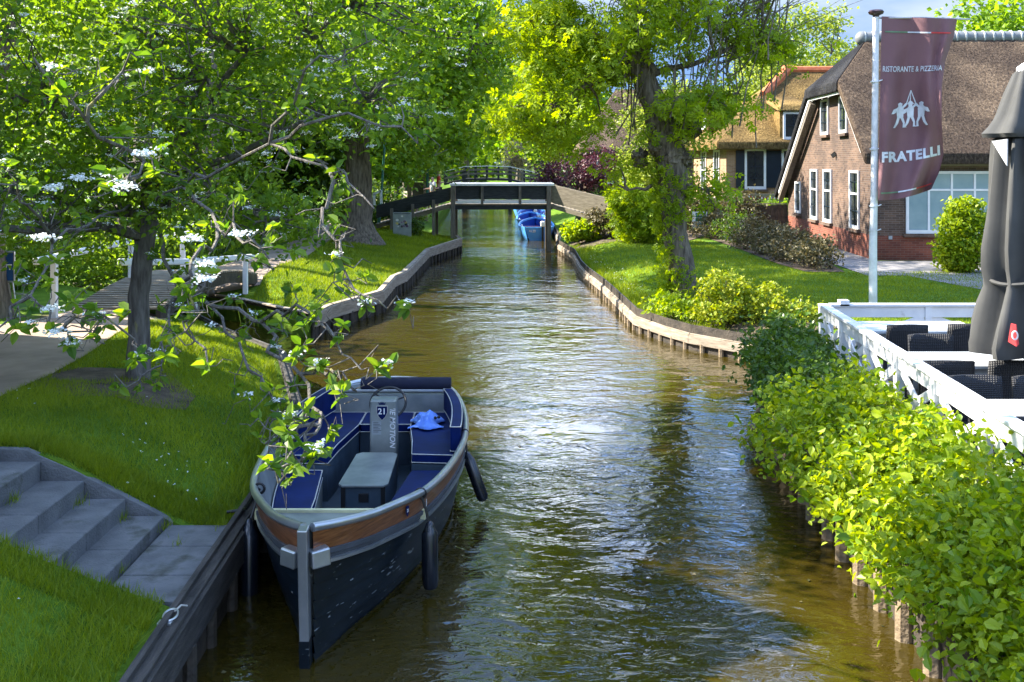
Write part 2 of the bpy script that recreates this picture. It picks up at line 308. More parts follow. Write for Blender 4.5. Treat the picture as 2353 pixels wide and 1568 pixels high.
M['flaggreen'] = mat('flag_green', (0.13, 0.22, 0.13), 0.75)
M['parasol'] = mat('parasol_cloth', (0.040, 0.041, 0.041), 0.85, c2=(0.062, 0.062, 0.060), scale=2)
M['parasolin'] = mat('parasol_lining', (0.45, 0.45, 0.46), 0.8)
M['wicker'] = None
M['tabletop'] = mat('table_boards', (0.58, 0.60, 0.60), 0.4, c2=(0.72, 0.74, 0.73), scale=3, stretch=(1, 8, 1))
M['terrace'] = mat('terrace_deck', (0.10, 0.095, 0.09), 0.8, c2=(0.17, 0.16, 0.15))
M['lampgreen'] = mat('lamp_post_paint', (0.02, 0.12, 0.085), 0.4, c2=(0.03, 0.16, 0.12))
M['signgreen'] = mat('sign_green', (0.01, 0.13, 0.075), 0.5)
M['signblue'] = mat('sign_blue', (0.01, 0.06, 0.20), 0.4)
M['signgrey'] = mat('sign_grey', (0.30, 0.33, 0.34), 0.5)
M['skin'] = mat('skin', (0.42, 0.24, 0.17), 0.6)
M['soil'] = mat('bed_soil', (0.05, 0.035, 0.022), 0.95, c2=(0.13, 0.095, 0.065), scale=4, bump=0.8, bscale=30)
def _wicker():
    m, t, b, o = base_mat('wicker'); Lk = t.links.new
    tc = N(t, 'ShaderNodeTexCoord'); mp = N(t, 'ShaderNodeMapping'); mp.inputs['Scale'].default_value = (1, 1, 1)
    w1 = N(t, 'ShaderNodeTexWave', bands_direction='X'); w1.inputs['Scale'].default_value = 14; w2 = N(t, 'ShaderNodeTexWave', bands_direction='Z'); w2.inputs['Scale'].default_value = 18
    mu = N(t, 'ShaderNodeMath', operation='MULTIPLY'); r = N(t, 'ShaderNodeValToRGB'); r.color_ramp.elements[0].color = (0.006, 0.006, 0.008, 1); r.color_ramp.elements[1].color = (0.05, 0.05, 0.056, 1)
    Lk(tc.outputs['Object'], w1.inputs[0]); Lk(tc.outputs['Object'], w2.inputs[0]); Lk(w1.outputs['Fac'], mu.inputs[0]); Lk(w2.outputs['Fac'], mu.inputs[1]); Lk(mu.outputs[0], r.inputs[0]); Lk(r.outputs[0], b.inputs['Base Color'])
    bp = N(t, 'ShaderNodeBump'); bp.inputs['Distance'].default_value = 0.01; Lk(mu.outputs[0], bp.inputs['Height']); Lk(bp.outputs[0], b.inputs['Normal']); b.inputs['Roughness'].default_value = 0.5
    return m
M['wicker'] = _wicker()

# ------------------------------------------------------------- foliage
def leaves(name, P, size, mt, parent=None, shape='leaf', upb=0.6, wid=0.42, tint=None, D=None, seed=None):
    g = rng if seed is None else np.random.default_rng(seed)
    P = np.asarray(P, float); n = len(P)
    size = np.broadcast_to(size, (n,)) * g.uniform(0.65, 1.3, n)
    nr = g.normal(size=(n, 3)); nr[:, 2] = np.abs(nr[:, 2]) * 0.6 + upb; nr /= np.linalg.norm(nr, axis=1)[:, None]
    d = g.normal(size=(n, 3)) if D is None else np.asarray(D) + g.normal(size=(n, 3)) * 0.45
    d[:, 2] -= 0.25
    d -= nr * (d * nr).sum(1)[:, None]; d /= np.linalg.norm(d, axis=1)[:, None] + 1e-9
    s = np.cross(d, nr)
    if shape == 'leaf':
        T = np.array([(0, 0, 0), (wid, .30, .12), (wid * .8, .68, .10), (0, 1, -.06), (-wid * .8, .68, .10), (-wid, .30, .12)]); fc = [(0, 1, 2, 3), (0, 3, 4, 5)]
    elif shape == 'quad':
        T = np.array([(0, 0, 0), (wid, .5, .12), (0, 1, 0), (-wid, .5, .12)]); fc = [(0, 1, 2, 3)]
    elif shape == 'spray':                          # pinnate spray: five narrow leaflets
        T = []; fc = []
        for (bx, by, dx, dy, l) in ((0, .45, 0, 1, .55), (0, .35, .8, .6, .5), (0, .35, -.8, .6, .5), (0, .1, .9, .35, .5), (0, .1, -.9, .35, .5)):
            b0 = len(T); px, py = -dy * .13, dx * .13
            T += [(bx, by, 0), (bx + dx * l * .5 + px, by + dy * l * .5 + py, .03), (bx + dx * l, by + dy * l, -.05), (bx + dx * l * .5 - px, by + dy * l * .5 - py, .03)]
            fc.append((b0, b0 + 1, b0 + 2, b0 + 3))
        T = np.array(T)
    k = len(T)
    V = P[:, None, :] + size[:, None, None] * (s[:, None, :] * T[None, :, 0, None] + d[:, None, :] * T[None, :, 1, None] + nr[:, None, :] * T[None, :, 2, None])
    Fb = np.array(fc)[None] + (np.arange(n) * k)[:, None, None]
    nf = n * len(fc); ti = g.uniform(0, 1, n) if tint is None else np.clip(tint + g.normal(size=n) * 0.18, 0, 1)
    me = npmesh(name, V.reshape(-1, 3) - np.array(org(parent)), Fb.ravel(), np.arange(nf) * 4, mt, tint=np.repeat(ti, k))
    return link(name, me, parent)
def lump(P, f=1.0, ph=0.0):
    x, y, z = P[:, 0] * f + ph, P[:, 1] * f + ph * 1.7, P[:, 2] * f - ph
    return (np.sin(x * 1.3 + np.sin(y * 1.7)) + np.sin(y * 1.9 + np.sin(z * 2.1 + x)) + np.sin(z * 2.3 + np.sin(x * 1.1 - y))) / 3
def crown(lobes, ncl, per, cr, shell=0.45, gap=-0.25, f=1.0, seed=1, flat=0.7):
    g = np.random.default_rng(seed); lobes = [(np.array(c, float), np.array(r, float)) for c, r in lobes]
    w = np.array([r.prod() ** (2 / 3) for c, r in lobes]); w /= w.sum(); C = []
    while len(C) < ncl:
        k = g.choice(len(lobes), size=ncl, p=w); d = g.normal(size=(ncl, 3)); d /= np.linalg.norm(d, axis=1)[:, None]
        u = (shell ** 3 + (1 - shell ** 3) * g.random(ncl)) ** (1 / 3) * (1 + 0.12 * g.normal(size=ncl))
        c = np.array([lobes[i][0] for i in k]) + d * u[:, None] * np.array([lobes[i][1] for i in k])
        C += list(c[lump(c, f, seed) > gap])
    C = np.array(C[:ncl]); th = g.uniform(0.25, 0.85, ncl)
    P = np.repeat(C, per, 0) + g.normal(size=(ncl * per, 3)) * cr * np.array([1, 1, flat])
    return C, P, np.repeat(th, per)
def wob(a, b, n, amp, g, sag=0.0):
    a = Vector(a); b = Vector(b); o = []
    for i in range(n + 1):
        t = i / n; p = a.lerp(b, t); e = math.sin(math.pi * t)
        o.append(p + Vector((g.gauss(0, amp), g.gauss(0, amp), g.gauss(0, amp) + sag * e)) * (e if 0 < i < n else 0))
    return o
def tree(name, label, cat, base, trunk, rads, lobes, ncl, per, cr, ls, lm, bm, group=None, shape='quad', twigs=40, seed=1, shell=.45, gap=-.25, f=1.0, upb=.6, wid=.42, flat=.7, limb_from=None, flare=1.5):
    g = random.Random(seed); base = Vector(base); r = thing(name, label, cat, base, group)
    pts = [base + Vector(p) for p in trunk]; mb = MB()
    fine = []; fr = []
    for i in range(len(pts) - 1):
        for k in range(4):
            t = k / 4; fine.append(pts[i].lerp(pts[i + 1], t) + Vector((g.gauss(0, .02), g.gauss(0, .02), 0)) * (0 if i + k == 0 else 1) * rads[0] * 3); fr.append(rads[i] * (1 - t) + rads[i + 1] * t)
    fine.append(pts[-1]); fr.append(rads[-1]); fr[0] *= flare; fr[1] *= 1 + (flare - 1) * .35; fine[0] = fine[0] - Vector((0, 0, .12))
    mb.tube(fine, fr, 12); mb.build('trunk', bm, r, smooth=True)
    lw = [(base + Vector(c), Vector(rr)) for c, rr in lobes]
    C, P, ti = crown(lw, ncl, per, cr, shell, gap, f, seed, flat)
    lm_ = MB(); st = limb_from or (len(fine) - 1)
    ends = []
    for c, rr in lw:
        s0 = min(range(max(1, len(fine) // 2), len(fine)), key=lambda i: (fine[i] - c).length + rads[0] * i * 0)
        pl = wob(fine[s0], c, 5, rr.length * .05, g, rr.length * .05); r0 = min(fr[s0] * .6, .05 + rr.length * .022)
        lm_.tube(pl, [r0 * (1 - .75 * i / 5) for i in range(6)], 7); ends += pl[2:]
    idx = list(range(len(C))); g.shuffle(idx)
    for i in idx[:twigs]:
        c = Vector(C[i]); s = min(ends, key=lambda e: (e - c).length)
        lm_.tube(wob(s, c, 4, (c - s).length * .07, g), [.03 * ls * 6, .024 * ls * 6, .018 * ls * 6, .012 * ls * 6, .005], 4, cap=False)
    lm_.build('branches', bm, r, smooth=True)
    leaves('crown', P, ls, lm, r, shape, upb, wid, tint=ti, seed=seed)
    return r
def shrub(name, label, cat, base, lobes, ncl, per, cr, ls, lm, group=None, shape='quad', seed=1, shell=.35, gap=-.6, f=2.0, upb=.5, wid=.42, stems=8, tintc=None):
    g = random.Random(seed); r = thing(name, label, cat, base, group); b = Vector(base); mb = MB()
    lw = [(b + Vector(c), Vector(rr)) for c, rr in lobes]
    C, P, ti = crown(lw, ncl, per, cr, shell, gap, f, seed)
    k = P[:, 2] > b.z + 0.02; P = P[k]; ti = ti[k]
    for i in range(stems):
        c = Vector(C[g.randrange(len(C))]); c.z = max(c.z, b.z + .15)
        mb.tube(wob(b + Vector((g.gauss(0, .06), g.gauss(0, .06), -.08)), c, 3, .04, g), [.018, .014, .01, .004], 5)
    mb.build('stems', M['bark'], r, smooth=True)
    leaves('foliage', P, ls * (np.random.default_rng(seed).choice([.6, 1, 1, 1.25], len(P))), lm, r, shape, upb, wid, tint=ti + np.random.default_rng(seed + 1).normal(size=len(P)) * .18, seed=seed)
    return r
def text_mesh(s, size, bold=0.0, spacing=1.0, cuts=0.0):
    cu = bpy.data.curves.new('lettering', 'FONT'); cu.body = s; cu.size = size; cu.offset = bold; cu.space_character = spacing; cu.align_x = 'CENTER'; cu.align_y = 'CENTER'; cu.resolution_u = 3
    o = bpy.data.objects.new('lettering', cu); col.objects.link(o); bpy.context.view_layer.update()
    me = bpy.data.meshes.new_from_object(o.evaluated_get(bpy.context.evaluated_depsgraph_get()))
    bpy.data.objects.remove(o)
    bm = bmesh.new(); bm.from_mesh(me)
    if cuts:
        xs = [v.co.x for v in bm.verts]; ys = [v.co.y for v in bm.verts]
        for ax, (lo, hi) in enumerate(((min(xs), max(xs)), (min(ys), max(ys)))):
            x = lo + cuts
            while x < hi:
                co = [0, 0, 0]; no = [0, 0, 0]; co[ax] = x; no[ax] = 1
                bmesh.ops.bisect_plane(bm, geom=bm.verts[:] + bm.edges[:] + bm.faces[:], plane_co=co, plane_no=no); x += cuts
    V = [tuple(v.co) for v in bm.verts]; bm.verts.index_update(); Fc = [[v.index for v in f.verts] for f in bm.faces]; bm.free()
    return V, Fc

# ------------------------------------------------------------- land, water, paths
def interp(tab, y): return np.interp(y, [t[0] for t in tab], [t[1] for t in tab])
EL1 = [(-10, -2.15), (5, -2.15), (7, -2.22), (9.5, -2.30), (12.6, -2.66), (16.1, -3.65), (18, -5.0), (20, -6.2), (21.8, -7.7), (24, -14), (26, -60)]
ER2 = [(20.1, -3.92), (21.2, -3.81), (23.6, -3.05), (26.6, -3.10), (27.7, -2.93), (34.7, -2.88), (39.3, -2.01), (41, -2.2), (42.5, -3.4), (60, -4.2), (80, -4.7), (110, -6.5), (200, -12), (700, -40)]
EL2 = [(20.1, -3.95), (20.9, -4.7), (22.2, -5.86), (23.6, -7.5), (26, -14), (28, -60), (40, -300), (700, -300)]
ER3 = [(-10, 2.95), (5, 2.93), (8, 2.95), (10, 3.02), (13.5, 3.35), (15.6, 3.9), (17.7, 4.37), (18.4, 3.80), (19.0, 3.34), (19.9, 2.97), (21.1, 2.60), (24.7, 2.47), (26.5, 2.39), (29.4, 2.19), (31.4, 2.14), (35.2, 2.18), (39.5, 1.79), (41.0, 1.85), (43, 2.0), (60, 2.0), (68, 1.6), (75, .5), (85, 0), (110, -1.5), (150, -4.5), (200, -8), (700, -36)]
def sm(t): t = np.clip(t, 0, 1); return t * t * (3 - 2 * t)
SX = [(-2.86, .58), (-3.18, .72), (-3.52, .867), (-3.88, 1.025), (-4.24, 1.18)]      # step nosings
def zL1(x, y):
    d = interp(EL1, y) - x; top = np.interp(y, [9, 12.5], [1.13, .86]); return .44 + (top - .44) * np.clip(d / 1.75, 0, 1) + 0.012 * np.sin(x * 3 + y * 2) - .14 * np.exp(-((y - 8.47) / .3) ** 2) * (y > 8.46) * np.clip((x + 3.7) / .7, 0, 1) * np.clip((-2.2 - x) / .3, 0, 1)
def zL2(x, y):
    d = np.minimum(interp(ER2, y) - x, x - interp(EL2, y)); return .44 + .36 * sm(d / 2.6) + 0.015 * np.sin(x * 2 + y)
def zR(x, y): e = np.interp(y, [14.5, 17.5], [.44, .25]); return e + (.58 - e) * sm((x - interp(ER3, y)) / 1.7)
def zstep(x): return 0.36 if x > -2.86 else (.44 if x > -3.18 else (.58 if x > -3.52 else (.72 if x > -3.88 else .88)))
def land(name, ys, edgef, other, offs, zf, cut=None):
    P = []
    for y in ys:
        e = float(interp(edgef, y)); lim = float(interp(other, y)) if isinstance(other, list) else other
        row = [(e, y, -1.6)]
        for o in offs:
            x = e + o if lim > e else e - o
            if (lim > e and x > lim) or (lim < e and x < lim): x = lim
            z = float(zf(np.array(x), np.array(y)))
            if cut and cut(x, y): z = zstep(x) - .13
            row.append((x, y, z))
        if isinstance(other, list): row.append((lim, y, -1.6))
        P.append(row)
    mb = MB(); mb.grid(P); return mb.build(name, M['lawn'])
offs = [0, .04, .1, .25, .4, .55, .7, .85, 1, 1.15, 1.3, 1.45, 1.6, 1.8, 2.1, 2.5, 3, 4, 5.5, 8, 12, 20, 50, 120, 300]
ys1 = [-8, -4, 0, 2, 4] + [4.2 + .2 * i for i in range(13)] + [6.93, 6.95, 7.2, 7.5, 7.8, 8.1, 8.45, 8.47] + [8.6 + .25 * i for i in range(62)]
incut = lambda x, y: 6.94 < y < 8.46 and x < -2.28 and x > -7
tag(land('lawn', ys1, EL1, -300, offs, zL1, incut), kind='structure')
ys2 = [20.1, 20.3, 20.6, 21, 21.5, 22, 22.5, 23, 23.6, 24.3, 25, 26, 27, 28] + [29 + i for i in range(16)] + [50, 60, 75, 90, 110, 150, 220, 400, 700]
tag(land('lawn', ys2, ER2, EL2, offs, zL2), kind='structure')
ys3 = [-8, -2, 3] + [4 + i for i in range(9)] + [13.5, 14.5, 15.6, 16.6, 17.4, 17.7, 18.05, 18.4, 18.7, 19.0, 19.4, 19.9, 20.5, 21.1] + [22 + i for i in range(17)] + [39.5, 40.2, 41, 42, 43, 45] + [50, 60, 75, 90, 110, 150, 220, 400, 700]
tag(land('lawn', ys3, ER3, 300, offs, zR), kind='structure')
mb = MB(); mb.grid([[(x, y, 0) for x in (-300, -60, -20, -8, 0, 8, 20, 60, 300)] for y in (-30, 0, 10, 25, 50, 100, 300, 700)])
tag(mb.build('canal_water', M['water']), kind='structure')
def strip(name, pts, zf, lift, m, kind='structure'):     # pts: (y, xleft, xright)
    P = []
    fine = []
    for a, b in zip(pts[:-1], pts[1:]):
        for k in range(6): fine.append(tuple(a[i] + (b[i] - a[i]) * k / 6 for i in range(3)))
    fine.append(pts[-1])
    for y, xl, xr in fine:
        xs = np.linspace(xl, xr, 9); P.append([(x, y, float(zf(np.array(x), np.array(y))) + lift) for x in xs])
    o = MB().grid(P).build(name, m); return tag(o, kind=kind)
strip('path', [(2, -9, -5.3), (8, -9, -5.35), (10.9, -9, -5.45), (12.2, -8.9, -5.6), (13.9, -8.9, -5.78), (15.5, -8.6, -6.0), (16.7, -8.0, -6.05), (18.6, -7.55, -6.0)], zL1, .02, M['path'])
strip('path', [(23.4, -7.3, -5.75), (26, -7.5, -5.95), (29, -7.3, -5.8), (33, -7.3, -6.0), (39.3, -7.8, -6.5), (43.3, -8.2, -6.8), (60, -9, -7.4), (90, -10, -8)], zL2, .02, M['path'])
strip('path', [(21.5, 11, 11.8), (26.5, 9.9, 16), (28.6, 9.5, 40), (29.8, 9.4, 40)], zR, .012, M['paving'])
strip('path', [(26.0, 9.0, 10.4), (29.8, 9.1, 10.6), (35, 9.3, 10.9), (41, 9.6, 11.2)], zR, .016, M['paving'])
strip('flower_bed', [(26.8, 7.7, 8.7), (29, 7.5, 9.0), (34, 7.5, 9.1), (40, 7.3, 9.3), (43, 6.0, 9.5)], zR, .02, M['soil'])
strip('flower_bed', [(36.8, 2.5, 3.2), (37.5, 2.3, 6.5), (39, 2.2, 7.2), (43, 2.6, 8.0)], zR, .024, M['soil'])
strip('flower_bed', [(17.9, 4.4, 5.9), (18.4, 4.0, 5.9), (19.2, 3.45, 5.6), (20.0, 3.3, 5.0)], zR, .02, M['soil'])
mb = MB()
a = at(150, 880, .87)
strip('bare_soil', [(10.9, -4.7, -3.9), (11.3, -5.1, -3.6), (12.0, -5.7, -3.7), (12.9, -5.7, -4.3), (13.1, -5.6, -5.2)], zL1, .008, M['soil'])

def quay(label, line, m_pl, m_pile, top=.50, ph=.22, step=.42, inward=(1, 0), group=None, pr=.05, capw=.13, twin=False):
    c = line[0]; r = thing('timber_quay', label, 'quay', (c[0], c[1], 0), group)
    mb = MB(); cp = MB(); bk = MB()
    for (x0, y0), (x1, y1) in zip(line[:-1], line[1:]):
        d = Vector((x1 - x0, y1 - y0, 0)).normalized(); n = Vector((inward[0], inward[1], 0)); n = (n - d * n.dot(d)).normalized()
        A = Vector((x0, y0, top - ph / 2)) - d * .01; B = Vector((x1, y1, top - ph / 2)) + d * .01
        mb.bar(A - n * .07, B - n * .07, .06, ph)
        cp.bar(Vector((x0, y0, top + .014)) + n * (capw * .35 - .05), Vector((x1, y1, top + .014)) + n * (capw * .35 - .05), capw, .028)
        if twin: cp.bar(Vector((x0, y0, top + .035)) + n * .02, Vector((x1, y1, top + .035)) + n * .02, .045, .06)
        bk.bar(Vector((x0, y0, -.1)) - n * .025 - d * .012, Vector((x1, y1, -.1)) - n * .025 + d * .012, .03, 1.14)
    mb.build('waling', m_pl, r, bevel=.006); cp.build('cap_plank', m_pl, r, bevel=.005); bk.build('sheeting', M['timber_dark'], r)
    tot = 0; out = []
    for (x0, y0), (x1, y1) in zip(line[:-1], line[1:]):
        l = math.hypot(x1 - x0, y1 - y0); t = (step - tot % step) % step
        while t < l: nn = Vector((inward[0], inward[1], 0)); dd = Vector((x1 - x0, y1 - y0, 0)).normalized(); nn = (nn - dd * nn.dot(dd)).normalized(); out.append((x0 + (x1 - x0) * t / l - nn.x * .07, y0 + (y1 - y0) * t / l - nn.y * .07)); t += step
        tot += l
    p0 = None
    for i, (x, y) in enumerate(out[:98]):
        if p0 is None:
            pm = MB(); pm.tube([(x, y, -1.2), (x, y, .1), (x, y, top - ph + .02)], [pr, pr, pr * .96], 8); p0 = pm.build('pile', m_pile, r, smooth=True); px, py = x, y
        else:
            o = p0.copy(); col.objects.link(o); o.parent = r; o.location = (x - px + rnd.gauss(0, .01), y - py, rnd.gauss(0, .01))
    return r
g_ = 'timber quays along the canal banks'
quay('timber quay darkened with shade beside the moored boat and the concrete landing', [(-2.14, 2), (-2.15, 5), (-2.22, 7), (-2.30, 9.5), (-2.66, 12.6), (-3.65, 16.1), (-5.0, 18), (-6.2, 20), (-7.7, 21.8)], M['timber_shade'], M['timber_dark'], .50, .24, .6, (-1, .01), g_, twin=True)
quay('grey timber quay with close piles around the far left lawn with the thick tree', [(-11, 25.2), (-7.5, 23.6), (-5.86, 22.2), (-4.7, 20.9), (-3.92, 20.1), (-3.81, 21.2), (-3.05, 23.6), (-3.10, 26.6), (-2.93, 27.7), (-2.88, 34.7), (-2.01, 39.3), (-2.2, 41)], M['timber'], M['timber_dark'], .50, .26, .42, (-1, .3), g_)
quay('pale sunlit timber quay on brown piles around the right lawn', [(4.37, 17.7), (3.80, 18.4), (3.34, 19.0), (2.97, 19.9), (2.60, 21.1), (2.47, 24.7), (2.39, 26.5), (2.19, 29.4), (2.14, 31.4), (2.18, 35.2), (1.79, 39.5), (1.85, 41.0), (2.0, 43), (2.0, 60)], M['timber'], M['pile'], .285, .16, .45, (1, .02), g_)
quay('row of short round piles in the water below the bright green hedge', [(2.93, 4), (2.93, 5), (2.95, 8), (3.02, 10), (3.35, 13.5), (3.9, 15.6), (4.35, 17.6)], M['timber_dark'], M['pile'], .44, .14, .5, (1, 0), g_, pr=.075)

# ------------------------------------------------------------- concrete landing and steps
r = thing('concrete_steps', 'grey concrete steps coming down the grass bank to a three slab landing by the quay', 'steps', (-2.9, 7.7, .4))
for k, (y0, y1) in enumerate(((6.98, 7.42), (7.435, 7.98), (7.995, 8.45))):
    MB().box(-2.83, -2.30, y0, y1, .38, .50).build('landing_slab', M['concrete'], r, bevel=.008)
for k, (x, z) in enumerate(SX):
    xb = SX[k + 1][0] if k < 4 else -5.6
    for y0, y1 in ((6.96, 7.70 - .04 * k), (7.706 - .04 * k, 8.44)):
        MB().box(xb - .04, x, y0, y1, z - (.24 if k else .16), z + .0007 * k).build('step', M['concrete'], r, bevel=.01)
mb = MB(); mb.prism([(-2.80, 8.455, .40), (-2.80, 8.455, .52), (-3.0, 8.455, .63), (-3.6, 8.455, .94), (-4.02, 8.455, 1.12), (-6, 8.455, 1.17), (-6, 8.455, .4)], (0, .07, 0)); mb.build('side_kerb', M['concrete'], r, bevel=.006)
# mooring ring
q = at(392, 1420, .54); r = thing('mooring_ring', 'small galvanised mooring ring lying on the quay timber near the landing', 'mooring ring', q)
MB().tube([q + Vector((.045 * math.cos(a), .06 * math.sin(a), .02 + .012 * math.sin(a))) for a in [i * math.pi / 8 for i in range(17)]], .007, 6).build('ring', M['alu'], r, smooth=True)
MB().box(q.x - .06, q.x + .03, q.y - .09, q.y - .03, q.z - .012, q.z + .004).build('plate', M['alu'], r, bevel=.003)
MB().tube([q + Vector((.01, .05, .02)), q + Vector((.03, .12, .03)), q + Vector((.05, .18, .0))], .006, 6).build('rope_end', M['piping'], r, smooth=True)

# ------------------------------------------------------------- grass blades
def blades(n, x0, x1, y0, y1, zf, h, w, ok, seed, name='grass'):
    g = np.random.default_rng(seed); x = g.uniform(x0, x1, n); y = y0 + (y1 - y0) * g.uniform(0, 1, n) ** 1.35
    k = ok(x, y); x, y = x[k], y[k]; z = zf(x, y) - .005; n = len(x)
    pat = .5 + .5 * np.sin(x * 1.9 + np.sin(y * 1.3) * 2) * np.sin(y * 1.5 + np.sin(x * 2.2)); a = g.uniform(0, 6.283, n); hh = h * g.uniform(.5, 1.35, n) * (.75 + .5 * pat); ww = w * (.7 + y / 18.)
    l = g.normal(size=(n, 2)) * .45 * hh[:, None]
    V = np.zeros((n, 3, 3)); V[:, 0] = np.stack([x - np.cos(a) * ww, y - np.sin(a) * ww, z], 1); V[:, 1] = np.stack([x + np.cos(a) * ww, y + np.sin(a) * ww, z], 1); V[:, 2] = np.stack([x + l[:, 0], y + l[:, 1], z + hh], 1)
    t = np.clip(pat * .5 + g.uniform(0, .5, n), 0, 1)
    o = link(name, npmesh(name, V.reshape(-1, 3), np.arange(n * 3), np.arange(n) * 3, M['grass'], tint=np.repeat(t, 3))); return tag(o, kind='stuff')
def bare(x, y):
    g = np.random.default_rng(1); u = g.random(np.shape(x)); return (((x + 5.15) / .45) ** 2 + ((y - 12.6) / .55) ** 2 > 1) & (((x + 4.3) / .75) ** 2 + ((y - 11.7) / .7) ** 2 > .15 + u * 1.3)
def ok1(x, y):
    e = interp(EL1, y); pr = np.interp(y, [2, 8, 10.9, 12.2, 13.9, 15.5, 16.7, 18.6], [-5.3, -5.35, -5.45, -5.6, -5.78, -6.0, -6.05, -6.0])
    return (x < e - .14) & (x > pr) & ~((y > 6.9) & (y < 8.5) & (x < -2.2)) & bare(x, y)
blades(190000, -7, -2.2, 3.6, 20, zL1, .062, .0035, ok1, 11)
blades(14000, -7, -2.35, 8.55, 8.85, zL1, .085, .004, lambda x, y: x > -6.5, 15)
blades(9000, -6.5, -2.35, 6.55, 6.97, zL1, .08, .0035, lambda x, y: x > -6.5, 16)
blades(7000, -2.75, -2.2, 3.6, 6.9, zL1, .09, .0035, lambda x, y: (x < interp(EL1, y) - .13) & (np.sin(y * 5) + np.sin(y * 2.3) > -.6), 17)
blades(9000, -3.6, -2.3, 8.6, 15.5, zL1, .10, .004, lambda x, y: (x < interp(EL1, y) - .12) & (x > interp(EL1, y) - .32), 18)
blades(16000, -7, -2, 20.2, 39, zL2, .13, .005, lambda x, y: (x < interp(ER2, y) - .10) & (x > interp(ER2, y) - .42 - .2 * np.sin(y * 2)) & (x > interp(EL2, y) + .1), 19)
def ok2(x, y):
    pl = np.interp(y, [20, 23.4, 26, 29, 33, 39.3, 43.3], [-5.75, -5.75, -5.95, -5.8, -6.0, -6.5, -6.8])
    return (x < interp(ER2, y) - .12) & (x > interp(EL2, y) + .12) & (x > pl)
blades(90000, -7.4, -2.1, 20.2, 42, zL2, .08, .005, ok2, 12)
def ok3(x, y): return (x > interp(ER3, y) + .16) & ~((x > np.interp(y, [26, 29, 43], [7.7, 7.5, 6.5])) & (y > 26.8)) & ~((y > 37.5)) & ~((y < 18.5) & (y > 16.5) & (x > 3.2) & (x < 5.4))
blades(150000, 1.9, 14, 15.2, 38, zR, .05, .005, ok3, 13)
blades(30000, 2.0, 4.2, 16.6, 38, zR, .17, .005, lambda x, y: (x > interp(ER3, y) + .12) & (x < interp(ER3, y) + .5 + .2 * np.sin(y * 3)), 14)
# daisies in the lawns
g = np.random.default_rng(5); P = []
for (cx, cy, s, n) in ((-3.2, 9.6, .3, 12), (-2.9, 9.1, .25, 12), (-4.5, 10.6, .7, 8), (-3.1, 5.9, .4, 12), (-3.8, 6.4, .4, 8)):
    x = cx + g.normal(size=n) * s; y = cy + g.normal(size=n) * s; k = ok1(x, y); x, y = x[k], y[k]; P += list(zip(x, y, zL1(x, y) + .055))
for i in range(160):
    y = g.uniform(19, 34); x = interp(ER3, y) + .3 + abs(g.normal()) * .25; P.append((x, y, float(zR(np.array(x), np.array(y))) + .15))
P = np.array(P)
tag(leaves('daisies', np.repeat(P, 3, 0) + g.normal(size=(len(P) * 3, 3)) * .003, .014, M['petal'], None, 'quad', 1.5, .5), kind='stuff')

# ------------------------------------------------------------- small plank footbridge with white rails
r = thing('plank_footbridge', 'small humped plank footbridge with white handrails over the side ditch on the left', 'footbridge', (-6.8, 20.2, .9))
def hump(y): t = (y - 18.0) / 5.6; return .90 + .30 * math.sin(math.pi * min(1, max(0, t)))
def cx_(y): return -6.95 + (y - 18) * .055
mb = MB(); y = 18.0
while y < 23.6:
    a = Vector((cx_(y) - .78, y + .06, hump(y + .06))); b = Vector((cx_(y) + .78, y + .06, hump(y + .06))); mb.bar(a, b, .118, .04); y += .132
mb.build('deck', M['bridge_tan'], r, bevel=.003)
for s in (-.74, .74):
    mb = MB()
    for k in range(8):
        y0 = 18 + k * .7; mb.bar((cx_(y0) + s, y0, hump(y0) - .14), (cx_(y0 + .7) + s, y0 + .72, hump(y0 + .7) - .14), .08, .22)
    mb.build('side_beam', M['timber_dark'], r)
A = [(-7.72, 16.6, 1.87), (-7.5, 20.2, 1.93), (-7.3, 23.2, 1.86)]
B = [(-6.12, 16.0, 1.92), (-5.95, 18.7, 1.66), (-5.75, 23.4, 1.33)]
for line in (A, B):
    mb = MB()
    for a, b in zip(line[:-1], line[1:]): mb.bar(a, b, .10, .11)
    mb.build('handrail', M['white'], r, bevel=.02)
for (x, y, z) in ((-7.68, 17.2, 1.82), (-7.5, 20.2, 1.88), (-7.32, 22.8, 1.8), (-6.06, 16.8, 1.78), (-5.95, 19.2, 1.58), (-5.8, 22.3, 1.35)):
    MB().bar((x, y, .6), (x, y, z), .10, .10).build('rail_post', M['white'], r, bevel=.01)

# ------------------------------------------------------------- main footbridge
Yb = 39.8; pm = 59.2
def bx(x): return (x - CX) / F * Yb
def bz(y): return H - (y - HY) / F * Yb
r = thing('wooden_footbridge', 'dark wooden footbridge with white top rail crossing the canal beyond the thick tree', 'footbridge', (-.4, Yb, 1.8))
xl, xr = bx(1047), bx(1258)
for yy in (Yb, Yb + 1.7):
    for k, x in enumerate((bx(1041), bx(1261))):
        tag(MB().bar((x, yy, -1), (x, yy, bz(427)), .17, .19).build('bridge_post', M['bpost'], r, bevel=.01))
    MB().box(xl, xr, yy + .03, yy + .07, bz(458), bz(428)).build('side_board', M['bridge'], r)  # dark colour of the middle board holds the trees' shade
    MB().box(xl - .22, xr + .26, yy - .08, yy + .14, bz(427.5), bz(422)).build('top_rail', M['white'], r, bevel=.01)
    for x in (bx(1108), bx(1198 - 3)):
        MB().bar((x, yy - .02, bz(472)), (x, yy - .02, bz(429)), .10, .09).build('rail_post', M['bpost'], r)
    MB().box(xl, xr, yy - .06, yy, bz(468), bz(463)).build('lower_rail', M['white'], r)
mb = MB(); x = xl - .2
while x < xr + .2: mb.box(x, x + .14, Yb - .0 + .01, Yb + 1.69, bz(472) + .0, bz(472) + .05); x += .155
